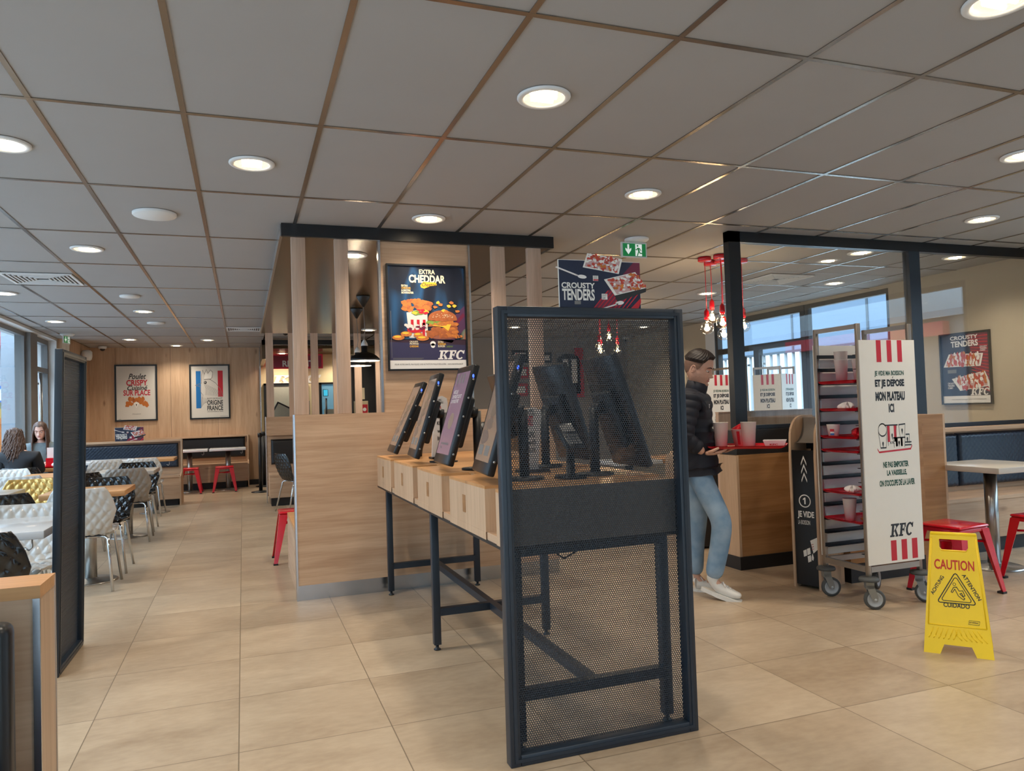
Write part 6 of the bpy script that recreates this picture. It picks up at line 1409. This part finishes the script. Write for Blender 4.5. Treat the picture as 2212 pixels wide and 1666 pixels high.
for sd, (hx, hy, hz), (tx, ty, tz) in (('r', (3.03, 4.29, .075), (3.19, 4.278, .028)), ('l', (2.86, 4.49, .045), (3.035, 4.482, .02))):
    b = MB(); H_, T_ = V((hx, hy, hz)), V((tx, ty, tz)); dz = (T_-H_)
    Js = {'h': (H_+V((-.005, 0, .005)), (.040, .045)), 'm': (H_+dz*.45+V((0, 0, .012)), (.043, .042)), 't': (H_+dz*.85, (.046, .030)), 'e': (T_+V((.03, 0, .002)), (.035, .020)), 'a': (H_+V((.006, 0, .088)), .044)}
    vs, fs = skinned(Js, chain('h', 'm', 't', 'e')+[('h', 'a')], 'h'); b.add(vs, fs, shoe_white, True); sh = b.build('shoe', t)
    q = MB(); n_ = 24; u_ = dz.normalized(); w_ = V((0, 1, 0)); up_ = u_.cross(w_).normalized(); up_ = up_ if up_.z > 0 else -up_
    def SP(a, c, o): return tuple(H_+dz*.52+u_*a+w_*c*(1-.25*(a < -.05))+up_*(o-.045))
    pts = [(.155*math.cos(2*PI*k/n_), .05*math.sin(2*PI*k/n_)) for k in range(n_)]
    q.prism(pts, lambda a, c: SP(a, c, 0), up_*.026, shoe_white); sub(q, 'sole', sh)
    q = MB()
    for k in range(4): p = H_+dz*(.32+.12*k)+up_*(.048-.005*k); q.tube([p-w_*.022, p+up_*.004, p+w_*.022], .0035, cup_white, 6)
    q.tube([H_+dz*.3+up_*.05, H_+dz*.36+up_*.065-w_*.03, H_+dz*.5+up_*.04-w_*.045], .0035, cup_white, 6); sub(q, 'laces', sh)
# his tray with cups, bucket and box
TZ = 1.0
t.rotation_euler[2] = math.radians(-42); t.location.x -= .035
def RM(x, y): c_, s_ = math.cos(math.radians(-42)), math.sin(math.radians(-42)); return (2.945+(x-2.98)*c_-(y-4.39)*s_, 4.39+(x-2.98)*s_+(y-4.39)*c_)
tr = tray(*RM(3.285, 4.385), TZ-.006, .50, .36, 'red food tray held by the walking man, with two frosted cups', math.radians(-42)); 
cup(*RM(3.12, 4.33), TZ, .165, .038, .050, cup_frost, 'frosted cup nearest the man on his carried tray'); cup(*RM(3.30, 4.31), TZ, .165, .038, .050, cup_frost, 'frosted cup in the middle of the carried tray')
cup(*RM(3.25, 4.45), TZ, .115, .055, .075, cup_white, 'white chicken bucket with red stripes behind the cups on the carried tray', marks='stripes', name='food_bucket')
crumple(*RM(3.25, 4.45), TZ+.09, .055, 'crumpled red wrapper sticking out of the carried bucket', red_plastic, 41, 'wrapper', 'wrapper')
t2 = thing('fries_box', (3.46, 4.34, TZ), 'white paper food box at the far end of the carried tray', 'box')
b = MB(); b.add([(3.46+sx*w_, 4.34+sy*d_, z_) for z_, w_, d_ in ((TZ+.001, .055, .04), (TZ+.045, .072, .052)) for sx, sy in ((-1, -1), (1, -1), (1, 1), (-1, 1))], [(0, 3, 2, 1), (0, 1, 5, 4), (1, 2, 6, 5), (2, 3, 7, 6), (3, 0, 4, 7)], cup_white); t2.rotation_euler[2] = math.radians(-42); t2.location = (*RM(3.46, 4.34), TZ); bx_ = b.build('box_base', t2)
b = MB(); text(b, 'KFC', lambda a, c: (3.43+a*.05, 4.293-c*.006, TZ+.012+c*.012), 0, 0, 1, 1, red_print, .03); sub(b, 'print', bx_)
# ---- two seated women at the window
def seated(x, y, ry, label, top, skn, hairm, facing):
    """facing +1: towards the viewer (-y), -1: away"""
    f = -facing
    t = thing('person', (x, y, 0), label, 'person'); Y = lambda a: y+f*a
    J = {'pel': ((x, Y(0), .50), (.14, .11)), 'bel': ((x, Y(.0), .66), (.115, .095)), 'che': ((x, Y(.03), .84), (.13, .10)), 'sho': ((x, Y(.05), .955), (.11, .07)), 'nec': ((x, Y(.07), 1.02), .045), 'hd': ((x, Y(.09), 1.07), .045),
         'h1': ((x-.09, Y(.1), .50), .08), 'k1': ((x-.10, Y(.42), .50), .058), 'a1': ((x-.10, Y(.40), .09), .038), 't1': ((x-.10, Y(.52), .04), .03), 'h2': ((x+.09, Y(.1), .50), .08), 'k2': ((x+.10, Y(.42), .50), .058), 'a2': ((x+.10, Y(.40), .09), .038), 't2': ((x+.10, Y(.52), .04), .03),
         's1': ((x-.165, Y(.05), .94), .052), 'e1': ((x-.20, Y(.12), .73), .040), 'w1': ((x-.11, Y(.34), .80), .026), 's2': ((x+.165, Y(.05), .94), .052), 'e2': ((x+.20, Y(.12), .73), .040), 'w2': ((x+.11, Y(.34), .80), .026)}
    E_ = chain('pel', 'bel', 'che', 'sho', 'nec', 'hd')+chain('pel', 'h1', 'k1', 'a1', 't1')+chain('pel', 'h2', 'k2', 'a2', 't2')+chain('sho', 's1', 'e1', 'w1')+chain('sho', 's2', 'e2', 'w2')
    for k_ in ('bel', 'che', 'sho', 'nec', 'hd', 's1', 's2'): q_ = J[k_][0]; J[k_] = ((q_[0], q_[1], q_[2]+(.05 if facing > 0 else -.02)), J[k_][1])
    b = MB(); vs, fs = skinned(J, E_, 'pel'); b.add(vs, fs, skn, True)
    M = Matrix.Translation((x+ry, Y(.10), 1.215 if facing > 0 else 1.145)) @ Matrix.Rotation(PI if facing > 0 else .5, 4, 'Z') @ Matrix.Rotation(math.radians(-14), 4, 'X')
    head(b, M, skn, .95)
    for s_ in ('1', '2'): hand(b, V(J['w'+s_][0]), V((0, f, .05)), V((0, 0, -1)), skn, .6, .9, 1 if (s_ == '1') == (f > 0) else -1)
    b.build('body', t)
    g = lambda names, k: {n: (J[n][0], tuple(r+k for r in J[n][1]) if isinstance(J[n][1], tuple) else J[n][1]+k) for n in names}
    q = g(['pel', 'bel', 'che', 'sho', 's1', 'e1', 's2', 'e2'], .028)
    for s_ in ('1', '2'): q['w'+s_] = (tuple(V(J['e'+s_][0])*.15+V(J['w'+s_][0])*.85), .044)
    q['nec'] = ((x, Y(.06), J['nec'][0][2]-.005), .066); q['sho'] = (J['sho'][0], (.15, .115)); q['s1'] = (J['s1'][0], .085); q['s2'] = (J['s2'][0], .085)
    b = MB(); vs, fs = skinned(q, chain('pel', 'bel', 'che', 'sho', 'nec')+chain('sho', 's1', 'e1', 'w1')+chain('sho', 's2', 'e2', 'w2'), 'pel'); b.add(vs, fs, top, True); jk = b.build('jacket', t)
    q = g(['h1', 'k1', 'a1', 'h2', 'k2', 'a2'], .018); q['pel'] = (J['pel'][0], (.15, .12))
    b = MB(); vs, fs = skinned(q, chain('pel', 'h1', 'k1', 'a1')+chain('pel', 'h2', 'k2', 'a2'), 'pel'); b.add(vs, fs, jacket_black, True); b.build('trousers', t)
    for s_ in ('1', '2'):
        a_ = V(J['a'+s_][0]); b = MB(); Js = {'h': (a_+V((0, 0, -.045)), .042), 't': (a_+V((0, f*.14, -.058)), (.042, .03))}; vs, fs = skinned(Js, [('h', 't')], 'h'); b.add(vs, fs, shoe_beige, True); b.build('shoe', t)
    # long hair: skull cap plus locks
    b = MB(); gg = random.Random(int(x*100))
    def cap(u, v):
        ph = 2*PI*u; a = abs((ph+PI) % (2*PI)-PI); l0 = .085-.01*math.cos(a*3) if a < .55 else max(-.05, .085-.14*(a-.55)/.5); return M @ (head_pt(ph, l0+(.124-l0)*v, .010)*.95)
    b.grid(97, 24, cap, hairm); b.add([cap(i/24, 1) for i in range(24)], [tuple(range(24))], hairm, True)
    NL = 220
    for k in range(NL):
        ph = math.radians(58 if facing > 0 else 40)+math.radians(244 if facing > 0 else 280)*k/(NL-1); st = M @ (V((.078*math.sin(ph), .094*math.cos(ph)-.004, gg.uniform(.0, .06 if facing > 0 else .105)))*.97)
        out = V((st.x-M.translation.x, st.y-M.translation.y, 0)).normalized(); pts = [st]; L_ = gg.uniform(.26, .36); wv = gg.uniform(.006, .016) if facing < 0 else .004
        for i in range(1, 9):
            q_ = i/8; sp_ = .018*math.sin(q_*2.2)+(.03*q_ if facing < 0 else .006*q_); pts.append(st+out*sp_+V((wv*math.sin(i*1.6+k), wv*math.cos(i*1.7+k)-f*.02*q_*(1 if math.cos(ph) < 0 else 0), -L_*q_)))
        b.tube(pts, [.005, .0065, .007, .007, .007, .0065, .006, .005, .002], hairm, 7)
    b.build('hair', t)
    return t
seated(-2.52, 11.52, 0, 'person with long dark hair and grey jacket facing us at the window table', jacket_grey, skin_w, hair_brown, 1)
seated(-2.52, 10.36, -.06, 'person with long wavy brown hair and black coat seated with back to us', jacket_black, skin_w, hair_brown, -1)
